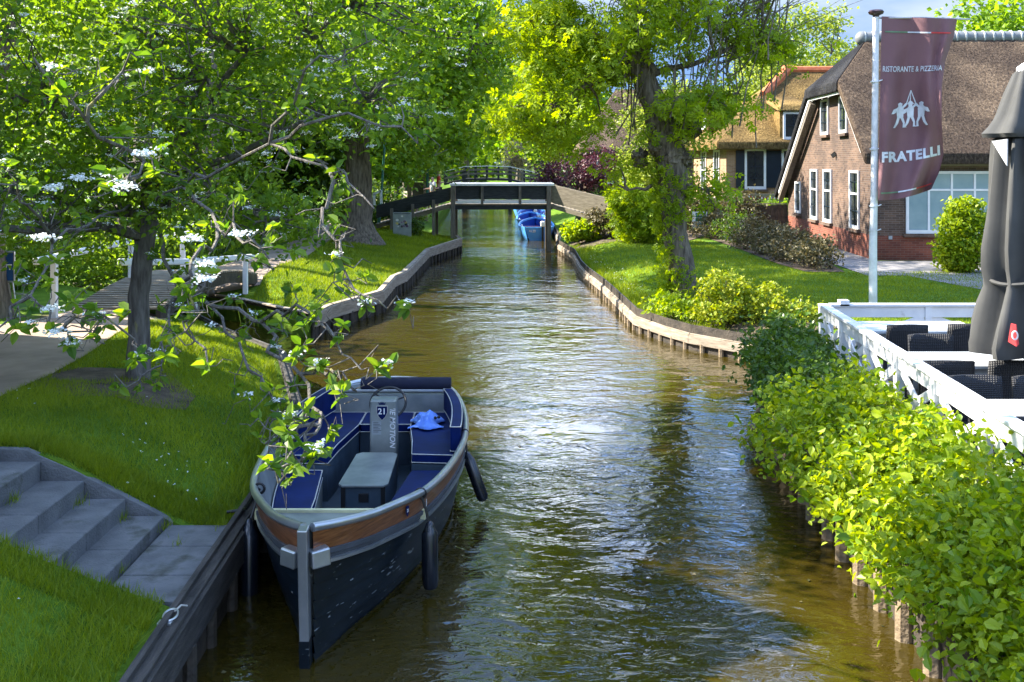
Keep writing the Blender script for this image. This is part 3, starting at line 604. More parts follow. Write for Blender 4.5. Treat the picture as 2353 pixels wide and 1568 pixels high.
mb.build('deck', M['bridge_tan'], r)
mb = MB(); mb.box(xl - .2, xr + .2, Yb + .02, Yb + .16, bz(482), bz(472.3)); mb.box(xl - .2, xr + .2, Yb + 1.5, Yb + 1.64, bz(482), bz(472.3)); mb.build('deck_beam', M['bridge'], r)
# left approach (falls away to the left), right approach (comes a little forward, sunlit tone in its tan board)
for off in (0, 1.7):
    a0, a1 = (bx(1034), Yb + off), (bx(862), Yb + off + .3); zt0, zb0, zt1, zb1 = bz(432), bz(462), bz(474), bz(503)
    MB().prism([(a0[0], a0[1], zb0), (a0[0], a0[1], zt0), (a1[0], a1[1], zt1), (a1[0], a1[1], zb1)], (0, .05, 0)).build('approach_board', M['bridge'], r)
    MB().bar((a0[0], a0[1] + .07, bz(474)), (a1[0], a1[1] + .07, bz(522)), .12, .16).build('approach_beam', M['bridge_tan'], r)
    for t in (.22, .5, .78): x = a0[0] + (a1[0] - a0[0]) * t; MB().bar((x, Yb + off + .02, .2), (x, Yb + off + .02, bz(452 + 35 * t)), .11, .11).build('approach_post', M['bpost'], r)
    b0, b1 = (bx(1267), Yb + off), (bx(1267) + 3.4, Yb + off - 2.3)
    q = MB(); q.prism([(b0[0], b0[1], bz(466)), (b0[0], b0[1], bz(425)), (b1[0], b1[1], 1.78), (b1[0], b1[1], 1.02)], (.02, .05, 0)); q.build('approach_board', M['bridge_tan'], r)
    MB().bar((b0[0], b0[1] + .06, bz(474)), (b1[0], b1[1] + .06, .85), .12, .16).build('approach_beam', M['bridge_tan'], r)
    for t in (.45, .9): MB().bar((b0[0] + 3.4 * t, b0[1] - 2.3 * t + .06, .2), (b0[0] + 3.4 * t, b0[1] - 2.3 * t + .06, 1.75 - .5 * t), .11, .11).build('approach_post', M['bpost'], r)
mb = MB()
for k in range(22):
    t = (k + .5) / 22; x = bx(1034) + (bx(862) - bx(1034)) * t; z = bz(471) + (bz(518) - bz(471)) * t; mb.box(x - .06, x + .06, Yb + .1, Yb + 1.9, z, z + .04)
    x2 = b0[0] + 3.4 * t; z2 = bz(471) + (.95 - bz(471)) * t; mb.bar((x2, Yb - 2.3 * t + .1, z2), (x2, Yb - 2.3 * t + 1.7, z2), .14, .04)
mb.build('ramp_boards', M['bridge_tan'], r)
# white gate-like rail at the landward end
r = thing('white_rail', 'short white rail frame standing at the left end of the dark footbridge', 'rail', atY(866, 470, 40))
for x, yb, yt in ((859, 472, 446), (875, 468, 438)): MB().bar(atY(x + 1, yb, 40), atY(x, yt, 40), .08, .1).build('post', M['white'], r)
MB().bar(atY(858, 447, 40), atY(876, 438, 40), .1, .09).build('top_bar', M['white'], r)

# ------------------------------------------------------------- second footbridge
Y2 = 78.0
def b2x(x): return (x - CX) / F * Y2
def b2z(y): return H - (y - HY) / F * Y2
r = thing('wooden_footbridge', 'far arched wooden footbridge with rows of pale rails above the first bridge', 'footbridge', (-2, Y2, 2))
prof = [(1020, 12), (1043, 7), (1066, 1.5), (1118, 0), (1172, 1.5), (1200, 8), (1240, 17)]
for dy in (0, 2.2):
    for k, (yy, th, m_) in enumerate(((382, .05, 'white'), (390, .13, 'bpost'), (399, .13, 'bpost'))):
        mb = MB()
        for (xa, da), (xb, db) in zip(prof[:-1], prof[1:]): mb.bar((b2x(xa), Y2 + dy, b2z(yy + da)), (b2x(xb) + .02, Y2 + dy, b2z(yy + db)), .10, th)
        mb.build('rail', M[m_], r)
    for x in (1022, 1066, 1092, 1118, 1145, 1172, 1205, 1240):
        d = np.interp(x, [p[0] for p in prof], [p[1] for p in prof]); w = .28 if x in (1066, 1172) else .14
        MB().bar((b2x(x), Y2 + dy + .08, -1 if w > .2 else b2z(412 + d)), (b2x(x), Y2 + dy + .08, b2z(383 + d)), w, .14).build('bridge_post', M['bridge'], r)
mb = MB()
for (xa, da), (xb, db) in zip(prof[:-1], prof[1:]): mb.bar((b2x(xa), Y2 + 1.1, b2z(412 + da)), (b2x(xb), Y2 + 1.1, b2z(412 + db)), 2.1, .16)
mb.build('deck', M['bridge'], r)

# weeds in the joints of the steps and along the landing
g = np.random.default_rng(77); V = []; T_ = []
for (x, y, z, n, s) in ((-3.52, 8.3, .72, 60, .06), (-3.18, 8.36, .58, 70, .07), (-2.87, 8.38, .50, 80, .09), (-3.86, 7.9, .87, 50, .05), (-2.86, 7.45, .50, 20, .05), (-2.85, 7.0, .50, 60, .07), (-2.4, 8.45, .50, 50, .07), (-2.6, 7.99, .50, 16, .04), (-3.17, 7.1, .58, 30, .05)):
    for k in range(n):
        px, py = x + g.normal() * s * .5, y + g.normal() * s; a = g.uniform(0, 6.28); h = g.uniform(.03, .11)
        V += [(px - .003 * math.cos(a), py - .003 * math.sin(a), z), (px + .003 * math.cos(a), py + .003 * math.sin(a), z), (px + g.normal() * .03, py + g.normal() * .03, z + h)]; T_ += [g.random()] * 3
tag(link('weeds', npmesh('weeds', V, np.arange(len(V)), np.arange(len(V) // 3) * 3, M['grass'], tint=T_)), kind='stuff')
# fallen leaves and petals on the water and lawn
P = np.stack([g.uniform(-2.0, 3.0, 260), g.uniform(6.2, 26, 260), np.full(260, .006)], 1); k = (P[:, 0] < interp(ER3, P[:, 1]) - .1) & (P[:, 0] > np.where(P[:, 1] < 16, interp(EL1, P[:, 1]), interp(ER2, P[:, 1])) + .1)
tag(leaves('floating_leaves', P[k], .035, M['leafbronze'], None, 'quad', 8, .4, seed=78), kind='stuff')

# ------------------------------------------------------------- moored sloop
def catmull(P, n=6):
    P = [np.array(p, float) for p in P]; o = []
    for i in range(len(P) - 1):
        a, b, c, d = P[max(0, i - 1)], P[i], P[i + 1], P[min(len(P) - 1, i + 2)]
        for k in range(n):
            t = k / n; o.append(.5 * ((2 * b) + (c - a) * t + (2 * a - 5 * b + 4 * c - d) * t * t + (3 * b - a - 3 * c + d) * t ** 3))
    o.append(P[-1]); return o
class Hull:                                          # right hand half outline: (distance from bow, half width) at gunwale and at waterline
    def __init__(s, gun, wl, sheer, ox, oy, sx=1):
        s.g = catmull(gun); s.w = catmull(wl); s.sheer = sheer; s.ox = ox; s.oy = oy
    def p(s, i, z, out=0.0, side=1):
        g, w = s.g[i], s.w[i]; zs = float(np.interp(g[0], *zip(*s.sheer))); f = (max(z, 0) / zs) ** .75; q = w + (g - w) * f
        if z < 0: q = np.array([q[0], max(0, w[1] * (1 + z * 1.6))])
        a, b = s.g[max(0, i - 1)], s.g[min(len(s.g) - 1, i + 1)]; t = (b - a) / (np.linalg.norm(b - a) + 1e-9); n = np.array([-t[1], t[0]])
        if i == len(s.g) - 1: n = np.array([1.0, 0])
        q = q + n * out
        return (s.ox + side * max(q[1], 0), s.oy + q[0], z)
    def zs(s, i): return float(np.interp(s.g[i][0], *zip(*s.sheer)))
    def band(s, mb, prof):                          # prof: list of (mode, value, out): mode 's' below sheer, 'z' absolute
        for side in (1, -1):
            rows = []
            for k, v, o in prof: rows.append([s.p(i, s.zs(i) - v if k == 's' else (v if k == 'z' else v * (s.zs(i) - .27)), o, side) for i in range(len(s.g))])
            mb.grid(rows if side > 0 else rows[::-1])
        return mb
    def half(s, y, z, inset=.05):                    # inner half width at world y
        P = [s.p(i, z) for i in range(len(s.g))]; ys = [p[1] for p in P[:-4]]; xs = [p[0] - s.ox for p in P[:-4]]; return max(.01, float(np.interp(y, ys, xs)) - inset)
hl = Hull([(0, .03), (.2, .19), (.55, .385), (1.25, .68), (1.85, .82), (2.6, .91), (3.2, .94), (4.1, .89), (4.9, .73), (5.3, .5), (5.44, .28), (5.5, 0)],
          [(0.11, .015), (.28, .07), (.62, .18), (1.15, .38), (1.85, .58), (2.6, .72), (3.2, .77), (4.1, .73), (4.8, .60), (5.15, .42), (5.28, .22), (5.32, 0)],
          [(0, .97), (.55, .88), (1.25, .81), (2.6, .755), (4, .755), (5.5, .83)], -1.41, 7.08)
boat = thing('sloop', 'navy open sloop with aluminium rail, number 21 on its console, moored beside the steps', 'boat', (-1.41, 9.8, 0))
laps = []
for k in range(6): a, b = 1 - k / 5.4, 1 - (k + 1) / 5.4; laps += [('f', a, .0), ('f', max(b, 0), .022)]
laps += [('z', -.12, 0), ('z', -.45, 0)]
hl.band(MB(), [('s', .03, 0), ('s', .27, 0.0)] + laps).build('hull', M['hull'], boat, smooth=True)
mb = MB()
for sd_ in (1, -1): mb.tube([Vector(hl.p(i, hl.zs(i), 0, sd_)) for i in range(len(hl.g))], .032, 10)
mb.build('gunwale_rail', M['alu'], boat, smooth=True)
hl.band(MB(), [('s', .03, .006), ('s', .165, .014)]).build('wood_band', M['teak'], boat, smooth=True)
hl.band(MB(), [('s', .166, .014), ('s', .17, .030), ('s', .20, .034), ('s', .21, .02), ('s', .24, .018)]).build('rubbing_strake', M['rubber'], boat, smooth=True)
hl.band(MB(), [('s', .235, .02), ('s', .24, .046), ('s', .262, .046), ('s', .268, .01)]).build('rubbing_strip', M['alu'], boat, smooth=True)
hl.band(MB(), [('s', .0, -.035), ('s', .10, -.045), ('z', .14, -.05)]).build('inner_lining', M['alupanel'], boat, smooth=True)
def plan(y0, y1, z, inner=None, inset=.05, side=0, n=10):   # plan outline following the hull between y0 and y1
    ys = np.linspace(y0, y1, n)
    if side == 0: return [(hl.ox + hl.half(y, z, inset), y) for y in ys] + [(hl.ox - hl.half(y, z, inset), y) for y in ys[::-1]]
    return [(hl.ox + side * hl.half(y, z, inset), y) for y in ys] + [(hl.ox + side * s_, y) for s_, y in inner[::-1]]
MB().prismz(plan(7.25, 12.3, .15), .12, .15).build('floor', M['deckblue'], boat)
MB().prismz(plan(7.14, 8.40, .60, inset=.04), .60, .62).build('foredeck', M['alupanel'], boat)
MB().box(hl.ox - .70, hl.ox + .70, 8.39, 8.43, .56, .645).build('foredeck_edge', M['cream'], boat, bevel=.004)
MB().bar((-1.43, 7.15, -.35), (-1.43, 7.02, .985), .068, .10, (0, 1, 0)).build('stem_post', M['alu'], boat, bevel=.006)
MB().bar((-1.43, 7.148, -.35), (-1.43, 7.10, .20), .070, .112, (0, 1, 0)).build('stem_foot', M['hull'], boat)
for s_ in (-1, 1): MB().bar((-1.43 + s_ * .04, 7.06, .755), (-1.43 + s_ * .155, 7.13, .765), .09, .125).build('bow_bracket', M['alu'], boat, bevel=.012)
def cushion(name, poly, z0, z1, piped=True):
    a = sum((p[0] * q[1] - q[0] * p[1]) for p, q in zip(poly, poly[1:] + poly[:1]))
    if a < 0: poly = poly[::-1]
    c = MB().prismz(poly, z0, z1).build(name, M['navy'], boat, bevel=.018)
    if piped:
        pts = [Vector((p[0], p[1], z1 - .004)) for p in poly]; pts.append(pts[0]); mb = MB().tube(pts, .0055, 5, cap=False)
        mb.tube([Vector((p.x, p.y, z0 + .01)) for p in pts], .0045, 5, cap=False); mb.build('piping', M['piping'], c)
for s_ in (-1, 1):
    inn = [(.30, 8.46), (.34, 9.1), (.43, 9.95)]
    MB().prismz(plan(8.46, 9.95, .3, inn, .06, s_), .15, .41).build('locker', M['alupanel'], boat)
    cushion('front_cushion', plan(8.46, 9.95, .48, inn, .07, s_), .415, .50, s_ < 0)
    inn = [(.40, 10.08), (.37, 10.5), (.27, 11.25), (.27, 11.8)] if s_ < 0 else [(.42, 10.12), (.38, 10.6), (.30, 11.2), (.30, 11.8)]
    MB().prismz(plan(10.08, 11.8, .35, inn, .06, s_), .15, .51).build('locker', M['deckblue'], boat)
    cushion('side_cushion', plan(10.08, 11.8, .6, inn, .07, s_), .515, .61)
    ys = np.linspace(10.15, 11.85, 9); poly = [(hl.ox + s_ * hl.half(y, .8, .045), y) for y in ys] + [(hl.ox + s_ * hl.half(y, .8, .15), y) for y in ys[::-1]]
    cushion('backrest', poly, .615, .90 if s_ < 0 else .87)
MB().box(hl.ox - .26, hl.ox + .29, 11.28, 11.8, .15, .51).build('locker', M['deckblue'], boat)
cushion('rear_cushion', [(hl.ox - .26, 11.26), (hl.ox + .29, 11.26), (hl.ox + .29, 11.8), (hl.ox - .26, 11.8)], .515, .61)
MB().prismz(plan(11.83, 11.90, .7, inset=.04), .5, .80).build('rear_panel', M['alupanel'], boat)
MB().prismz(plan(11.86, 12.45, .74, inset=.03), .735, .76).build('aft_deck', M['alupanel'], boat)
mb = MB()
for dz, dy in ((.83, 11.93), (.80, 12.0)): mb.bar((hl.ox - .62, dy, dz), (hl.ox + .62, dy, dz), .05, .03)
mb.build('aft_rail', M['alu'], boat, bevel=.008)
mb = MB(); mb.tube([(-1.76, 11.97, .90), (-1.75, 11.97, .90), (-.72, 11.97, .90), (-.71, 11.97, .90)], [.066, .076, .076, .066], 16); mb.build('canvas_roll', M['navyroll'], boat, smooth=True)
MB().tube([(-2.05, 11.9, .87), (-1.76, 11.97, .90)], .008, 6).build('roll_bar', M['alu'], boat)
tb = MB(); tb.prismz([(-1.61, 9.52), (-1.57, 9.46), (-1.19, 9.46), (-1.15, 9.52), (-1.17, 10.48), (-1.22, 10.54), (-1.54, 10.54), (-1.59, 10.48)], .485, .505)
tb = tb.build('engine_table', M['alupanel'], boat, bevel=.004)
MB().box(-1.585, -1.175, 9.50, 10.5, .15, .483).build('table_box', M['deckblue'], tb)
MB().box(-1.42, -1.33, 9.485, 9.499, .34, .42).build('latch', M['black'], tb, bevel=.004)
MB().box(-1.585, -1.545, 9.49, 9.499, .15, .483).build('corner_strip', M['black'], tb); MB().box(-1.215, -1.175, 9.49, 9.499, .15, .483).build('corner_strip', M['black'], tb)
cx0, cx1, cy = -1.492, -1.212, 10.75
cons = MB().box(cx0, cx1, cy, cy + .2, .15, .99).build('console', M['alupanel'], boat, bevel=.018)
wc = Vector((-1.33, 11.02, .90)); ax = Vector((0, -.72, .69)); e1 = Vector((1, 0, 0)); e2 = ax.cross(e1).normalized()
mb = MB(); mb.tube([wc + (e1 * math.cos(a) + e2 * math.sin(a)) * .19 for a in [i * math.pi / 16 for i in range(33)]], .014, 8, cap=False)
for a in (.4, 2.5, 4.6): mb.tube([wc, wc + (e1 * math.cos(a) + e2 * math.sin(a)) * .19], .009, 6)
mb.tube([wc, wc - ax * .12], .02, 8); mb.build('steering_wheel', M['black'], boat, smooth=True)
def front_poly(parent, name, pts, y, m, th=.002): return MB().prism([(x, y, z) for x, z in pts], (0, th, 0)).build(name, m, parent)
sh = lambda cx, cz, w, h: [(cx - w, cz + h), (cx + w, cz + h), (cx + w, cz + .1 * h), (cx + .6 * w, cz - .55 * h), (cx, cz - h), (cx - .6 * w, cz - .55 * h), (cx - w, cz + .1 * h)]
front_poly(cons, 'shield_border', sh(-1.362, .855, .060, .078), cy - .003, M['piping']); front_poly(cons, 'shield', sh(-1.362, .855, .053, .071), cy - .006, M['navy'])
front_poly(cons, 'crown_emblem', [(x_, z_ + .003) for x_, z_ in [(-1.395, .94), (-1.33, .94), (-1.324, .968), (-1.342, .952), (-1.352, .972), (-1.362, .955), (-1.362, .982), (-1.366, .955), (-1.374, .972), (-1.383, .952), (-1.401, .968)]], cy - .004, M['navy'])
def lettering(parent, s, size, origin, ex, ey, m, bold=0.0, spacing=1.0, name='lettering', shear=0):
    V, Fc = text_mesh(s, size, bold, spacing); O = Vector(origin); ex = Vector(ex); ey = Vector(ey)
    mb = MB(); mb.add([O + ex * (v[0] + shear * v[1]) + ey * v[1] for v in V], Fc); return mb.build(name, m, parent)
lettering(cons, '21', .088, (-1.362, cy - .009, .872), (1, 0, 0), (0, 0, 1), M['white'], .0018)
lettering(cons, "'IE MOTION", .080, (-1.255, cy - .003, .70), (0, 0, -1), (1, 0, 0), M['white'], .001, 1.0, shear=.2)
front_poly(cons, 'notice', [(-1.468, .63), (-1.372, .63), (-1.372, .77), (-1.468, .77)], cy - .003, M['signgrey'])
mb = MB()
for k in range(7): mb.box(-1.455, -1.40 + .015 * (k % 3), cy - .005, cy - .004, .752 - k * .016, .757 - k * .016)
mb.build('notice_lines', M['rubber'], cons)
i = min(range(len(hl.g)), key=lambda i: abs(hl.g[i][0] - 1.0)); p = Vector(hl.p(i, hl.zs(i) - .095, .022)); p2 = Vector(hl.p(i + 2, hl.zs(i + 2) - .095, .022)); ex = (p2 - p).normalized()
mb = MB(); mb.prism([p + ex * x + Vector((0, 0, z)) for x, z in sh(0, 0, .026, .042)], (.003, -.002, 0)); mb.build('bow_shield', M['navy'], boat)
lettering(boat, '21', .036, p + Vector((.006, -.005, .008)), ex, (0, 0, 1), M['white'], .001, name='bow_number')
lettering(boat, 'J', .07, p + ex * .34 + Vector((.006, -.004, 0)), ex, (0, 0, 1), M['white'], .001, name='bow_letter')
# fenders, ropes
def fender(label, top, bot, rp, r0=.066):
    t, b = Vector(top), Vector(bot); d = (b - t); f = thing('fender', label, 'fender', t, 'black fenders of the moored sloop')
    MB().tube([t - d * .06, t - d * .03, t, t + d * .06, t + d * .14, t + d * .9, t + d * .97, b], [.012, .03, .034, .045, r0, r0, r0 * .8, .02], 14).build('fender_body', M['fender'], f, smooth=True)
    mb = MB(); mb.tube([Vector(rp), Vector(rp).lerp(t, .5) + Vector((.004, 0, 0)), t], .011, 6); mb.tube([Vector(rp) + Vector((.04 * math.cos(a), 0, .04 * math.sin(a))) for a in [k * math.pi / 6 for k in range(13)]], .012, 6, cap=False)
    mb.build('rope', M['black'], f, smooth=True)
fender('black fender hanging upright from the sloop rail near its bow on the canal side', (-.665, 8.28, .56), (-.66, 8.28, .04), (-.74, 8.32, .80))
fender('black fender slanting out from the sloop side towards its stern', (-.45, 10.3, .55), (-.28, 10.25, .10), (-.485, 10.35, .75), .06)
fender('black fender squeezed between the sloop bow and the quay', (-2.14, 8.35, .55), (-2.13, 8.3, -.1), (-2.08, 8.45, .80), .075)
tag(MB().tube([(-2.09, 8.45, .80), (-2.2, 8.5, .62), (-2.3, 8.72, .53), (-2.42, 8.7, .52)], .014, 6).build('mooring_rope', M['black'], None, smooth=True), 'black mooring rope running from the sloop bow to the quay edge', 'rope')
# crumpled cloth on the cushion
g = random.Random(3); P = []
for a in range(15):
    row = []
    for b in range(15):
        u, v = a / 14 * 2 - 1, b / 14 * 2 - 1; rr = min(1, math.hypot(u, v)); row.append((-.93 + u * .155 * (1 + .25 * math.sin(5 * v)), 11.25 + v * .26 * (1 + .2 * math.sin(4 * u + 1)), .625 + max(0, .10 * (1 - rr ** 2) + .045 * (1 - rr) * math.sin(7 * u + 5 * v) * math.cos(6 * v - 2 * u)) + g.uniform(0, .012)))
    P.append(row)
tag(MB().grid(P).build('towel', M['cloth'], None, smooth=True, thick=.006), 'crumpled bright blue towel left on the sloop right hand cushion', 'towel')
tag(MB().ball((-.80, 11.2, .70), .02, 8, 6, (1, 1, .8)).ball((-.835, 11.17, .70), .018, 8, 6).build('sunglasses', M['black'], None, smooth=True), 'small black sunglasses lying on the blue towel in the sloop', 'sunglasses')

# ------------------------------------------------------------- blue hire boats
def hire_boat(label, y, x):
    b = thing('hire_boat', label, 'boat', (0, 0, 0), 'light blue hire boats moored in line beyond the footbridge')
    h = Hull([(0, .62), (.3, .72), (1.2, .84), (2.4, .88), (3.4, .76), (4.1, .5), (4.6, .2), (4.8, 0)], [(.1, .45), (.4, .52), (1.2, .62), (2.4, .66), (3.4, .54), (4.0, .33), (4.4, .12), (4.6, 0)], [(0, .60), (2, .54), (4.8, .78)], 0, 0)
    h.band(MB(), [('s', 0, .0), ('s', .10, .01), ('z', .05, 0), ('z', -.3, 0)]).build('hull', M['bluehull'], b, smooth=True)
    mb = MB(); mb.add([h.p(0, h.zs(0), 0, 1), h.p(0, h.zs(0), 0, -1), h.p(0, -.2, 0, -1), h.p(0, -.2, 0, 1)], [(0, 1, 2, 3)]); mb.build('transom', M['bluehull'], b, thick=.04)
    h.band(MB(), [('s', -.012, .01), ('s', -.012, -.07), ('s', .06, -.075)]).build('gunwale', M['bluehull'], b, smooth=True)
    h.band(MB(), [('s', .06, -.07), ('z', .12, -.1)]).build('inner_lining', M['bluein'], b, smooth=True)
    MB().prismz([(h.p(i, .12, -.1)[0], h.p(i, .12, -.1)[1]) for i in range(len(h.g) - 2)] + [(-h.p(i, .12, -.1)[0], h.p(i, .12, -.1)[1]) for i in range(len(h.g) - 3, -1, -1)], .08, .11).build('floor', M['bluein'], b)
    for yy in (.9, 1.9, 2.9): MB().box(-.74, .74, yy, yy + .28, .40, .45).build('seat', M['redseat'], b, bevel=.01)
    for s_ in (-1, 1): MB().bar((s_ * .70, .3, .5), (s_ * .72, 3.2, .5), .05, .08).build('side_strip', M['white'], b)
    m = MB(); m.box(.14, .34, -.22, .1, .62, .86); m.build('outboard_cover', M['white'], b, bevel=.04)
    m = MB(); m.box(.19, .29, -.18, -.06, -.3, .62); m.tube([(.24, -.05, .72), (.1, .5, .78)], .02, 6); m.build('outboard_leg', M['black'], b)
    lettering(b, '4130', .16, (-.25, -.03, .42), (1, 0, 0), (0, 0, 1), M['white'], .003, name='hull_number')
    return b
hb = hire_boat('nearest light blue hire boat with red seats beside the right bridge post', 0, 0)
hb.location = (1.12, 44.9, 0); hb.scale = (.92, 1, 1)
for k, (x, y, lb) in enumerate(((1.12, 50.2, 'second light blue hire boat in the line beyond the footbridge'), (1.05, 55.6, 'third light blue hire boat in the line beyond the footbridge'), (1.0, 61.2, 'farthest light blue hire boat in the line beyond the footbridge'))):
    c = copy_tree(hb); c.location = (x, y, 0); c.rotation_euler.z = R((2, -2, 3)[k]); c['label'] = lb

# ------------------------------------------------------------- thatched restaurant
def window(parent, org_, ex, w, h, bars_v=(0.5,), bars_h=(0.6,), fr=.07, glass='glass', sill=True, thin=.03, mid=None, name='window', bars='winwhite'):
    # ex: direction along wall, n: outward normal
    O = Vector(org_); ex = Vector(ex).normalized(); n = ex.cross(Vector((0, 0, 1))).normalized(); up = Vector((0, 0, 1))
    f = MB()
    def b(u0, u1, v0, v1, d0, d1, mb):
        q = [O + ex * u + up * v + n * d for d in (d0, d1) for u, v in ((u0, v0), (u1, v0), (u1, v1), (u0, v1))]
        mb.add(q, [(0, 3, 2, 1), (4, 5, 6, 7), (0, 1, 5, 4), (1, 2, 6, 5), (2, 3, 7, 6), (3, 0, 4, 7)])
    b(0, fr, 0, h, 0, .055, f); b(w - fr, w, 0, h, 0, .055, f); b(fr, w - fr, h - fr, h, 0, .055, f); b(fr, w - fr, 0, fr * 1.3, 0, .06, f)
    gb = MB()
    for u in bars_v: b(u * w - thin / 2, u * w + thin / 2, fr, h - fr, .0, .034, gb)
    for v in bars_h: b(fr, w - fr, v * h - thin / 2, v * h + thin / 2, .0, .038, gb)
    if mid: b(fr, w - fr, mid * h - .03, mid * h + .03, 0, .05, f)
    wo = f.build(name, M['winwhite'], parent); gb.build('glazing_bars', M[bars], wo)
    p = MB(); b(fr * .7, w - fr * .7, fr * .7, h - fr * .7, -.01, .012, p); p.build('pane', M[glass], wo)
    if sill: s = MB(); b(-.08, w + .08, -.10, -.005, -.02, .12, s); s.build('sill', M['brick1'], wo)
    return wo
rest = thing('thatched_restaurant', 'brown brick farmhouse restaurant with grey thatched half hip roof behind the flag', 'building', (0, 0, 0))
MB().prism([(0, 0, -.2), (0, 11.1, -.2), (0, 11.1, 1.95), (0, 6.0, 5.42), (0, 2.5, 5.42), (0, 0, 3.4)], (.3, 0, 0)).build('gable_wall', M['brick1'], rest)
MB().box(.302, 15, 0, .3, -.2, 3.2).build('front_wall', M['brick1'], rest)
mb = MB(); mb.box(.302, 15, 10.8, 11.1, -.2, 1.95); mb.box(14.7, 15, .3, 10.8, -.2, 3.4); mb.build('rear_wall', M['brick1'], rest)
mb = MB(); mb.box(-.018, .0, -.018, 11.1, -.2, .70); mb.box(0, 15, -.018, 0, -.2, .70); mb.build('plinth', M['brickred'], rest)
TH = .34
def slab(poly, th, m, name, par, n=(0, 0, -1)): return MB().prism(poly, (0, 0, -th)).build(name, m, par, bevel=.07)
slab([(-.42, -.55, 3.12), (15.4, -.55, 3.12), (15.4, 4.25, 7.05), (1.1, 4.25, 7.05), (-.42, 2.3, 5.453)][::-1], TH, M['thatch1'], 'roof_front', rest)
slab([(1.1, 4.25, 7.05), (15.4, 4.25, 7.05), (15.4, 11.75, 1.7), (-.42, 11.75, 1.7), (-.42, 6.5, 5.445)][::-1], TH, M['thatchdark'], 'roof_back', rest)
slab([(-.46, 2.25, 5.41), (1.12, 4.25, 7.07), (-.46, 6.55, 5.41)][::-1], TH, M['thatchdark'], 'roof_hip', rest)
mb = MB(); x = .95
mb.tube([(.9, 4.25, 7.0), (15.5, 4.25, 7.0)], .21, 14); mb.ball((.93, 4.25, 7.0), .24, 12, 8); rd = mb.build('ridge_cap', M['ridge'], rest, smooth=True)
mb = MB()
while x < 15.3: mb.tube([(x, 4.25, 7.0), (x + .05, 4.25, 7.0)], .235, 14); x += .30
mb.build('ridge_bands', M['ridgelite'], rd, smooth=True)
mb = MB(); mb.bar((-.34, 11.2, 1.62), (-.34, 6.2, 5.08), .04, .11); mb.bar((-.34, 6.25, 5.06), (-.34, 2.4, 5.06), .04, .08); mb.bar((-.30, 2.3, 4.98), (-.30, .1, 3.18), .05, .10); mb.build('bargeboard', M['white'], rest)
mb = MB(); mb.bar((-.24, 11.35, 1.38), (-.24, 6.1, 4.95), .2, .16); mb.build('rafter', M['bpost'], rest)
mb = MB()
for y in (5.9, 4.55, 3.75, 2.3): mb.bar((-.02, y, 5.15), (-.34, y, 5.02), .10, .09)
mb.build('hip_brackets', M['white'], rest)
for (y1, y0, z0, z1, md) in ((5.85, 4.85, 3.8, 5.02, None), (3.5, 2.6, 3.8, 5.0, None), (9.72, 8.9, .9, 2.1, None), (7.3, 6.32, .80, 2.6, .6), (5.5, 4.45, .80, 2.6, .6), (2.3, 1.3, .80, 2.6, .6)):
    window(rest, (-.006, y1, z0), (0, -1, 0), y1 - y0, z1 - z0, (.5,), (.3, .8) if md else (.35, .68), .075, mid=md, bars='shutter')
window(rest, (.94, -.006, .77), (1, 0, 0), 3.3, 1.83, (.2, .4, .6, .8), (.7,), .08, 'frost', True, .06)
MB().box(.44, .54, -.05, -.0, .60, .70).build('wall_vent', M['signgrey'], rest)  # small grey vent box on the front wall
MB().bar((-.03, 3.95, 3.15), (-.12, 4.05, 3.05), .06, .14).build('wall_anchor', M['black'], rest)
MB().box(-.02, 15, -.08, -.02, 2.74, 2.84).build('fascia', M['bridge_tan'], rest)
rest.location = (10.6, 30.1, .6); rest.rotation_euler.z = R(-2.55)

# ------------------------------------------------------------- thatched house behind
h2 = thing('thatched_house', 'pale brick house with golden thatched roof and orange ridge tiles behind the restaurant', 'house', (9.4, 45, .7))
O2 = Vector((9.4, 45, .7)); q = lambda x, y, z: O2 + Vector((x, y, z))
mb = MB(); mb.box(9.4, 18.4, 45, 45.3, .4, 4.45); mb.box(9.4, 9.7, 45.302, 53, .4, 4.45); mb.box(18.1, 18.4, 45.302, 53, .4, 4.45); mb.build('walls', M['brick2'], h2)
MB().prism([q(-.5, -.45, 3.62), q(9.4, -.45, 3.62), q(9.4, 4, 7.15), q(3.8, 4, 7.15)][::-1], (0, 0, -.35)).build('roof_front', M['thatch2'], h2, bevel=.07)
MB().prism([q(-.5, -.45, 3.62), q(3.8, 4, 7.15), q(-.5, 8.5, 3.62)][::-1], (0, 0, -.35)).build('roof_hip', M['thatch2'], h2, bevel=.07)
MB().prism([q(3.8, 4, 7.14), q(9.4, 4, 7.14), q(9.4, 8.5, 3.6), q(-.5, 8.5, 3.6)][::-1], (0, 0, -.3)).build('roof_back', M['thatch2'], h2)
mb = MB(); mb.tube([q(3.7, 4, 7.13), q(9.4, 4, 7.13)], .2, 8)
for t in (0, .12, .24): mb.tube([q(3.8 - 4.3 * t, 4 - 4.45 * t, 7.15 - 3.53 * t), q(3.8 - 4.3 * (t + .13), 4 - 4.45 * (t + .13), 7.15 - 3.53 * (t + .13))], [.24, .2], 8)
mb.ball(q(3.75, 4, 7.15), .3, 10, 6); mb.build('ridge_tiles', M['orange'], h2)
window(h2, q(.80, -.006, 1.55), (1, 0, 0), .94, 1.78, (.5,), (.27, .55), .10, bars='shutter')
window(h2, q(2.42, -.006, 1.55), (1, 0, 0), .94, 1.78, (.5,), (.27, .55), .10, bars='shutter')
window(h2, q(2.43, -.25, 3.72), (1, 0, 0), .92, 1.22, (.5,), (.5,), .10, sill=False, name='dormer_window', bars='shutter')
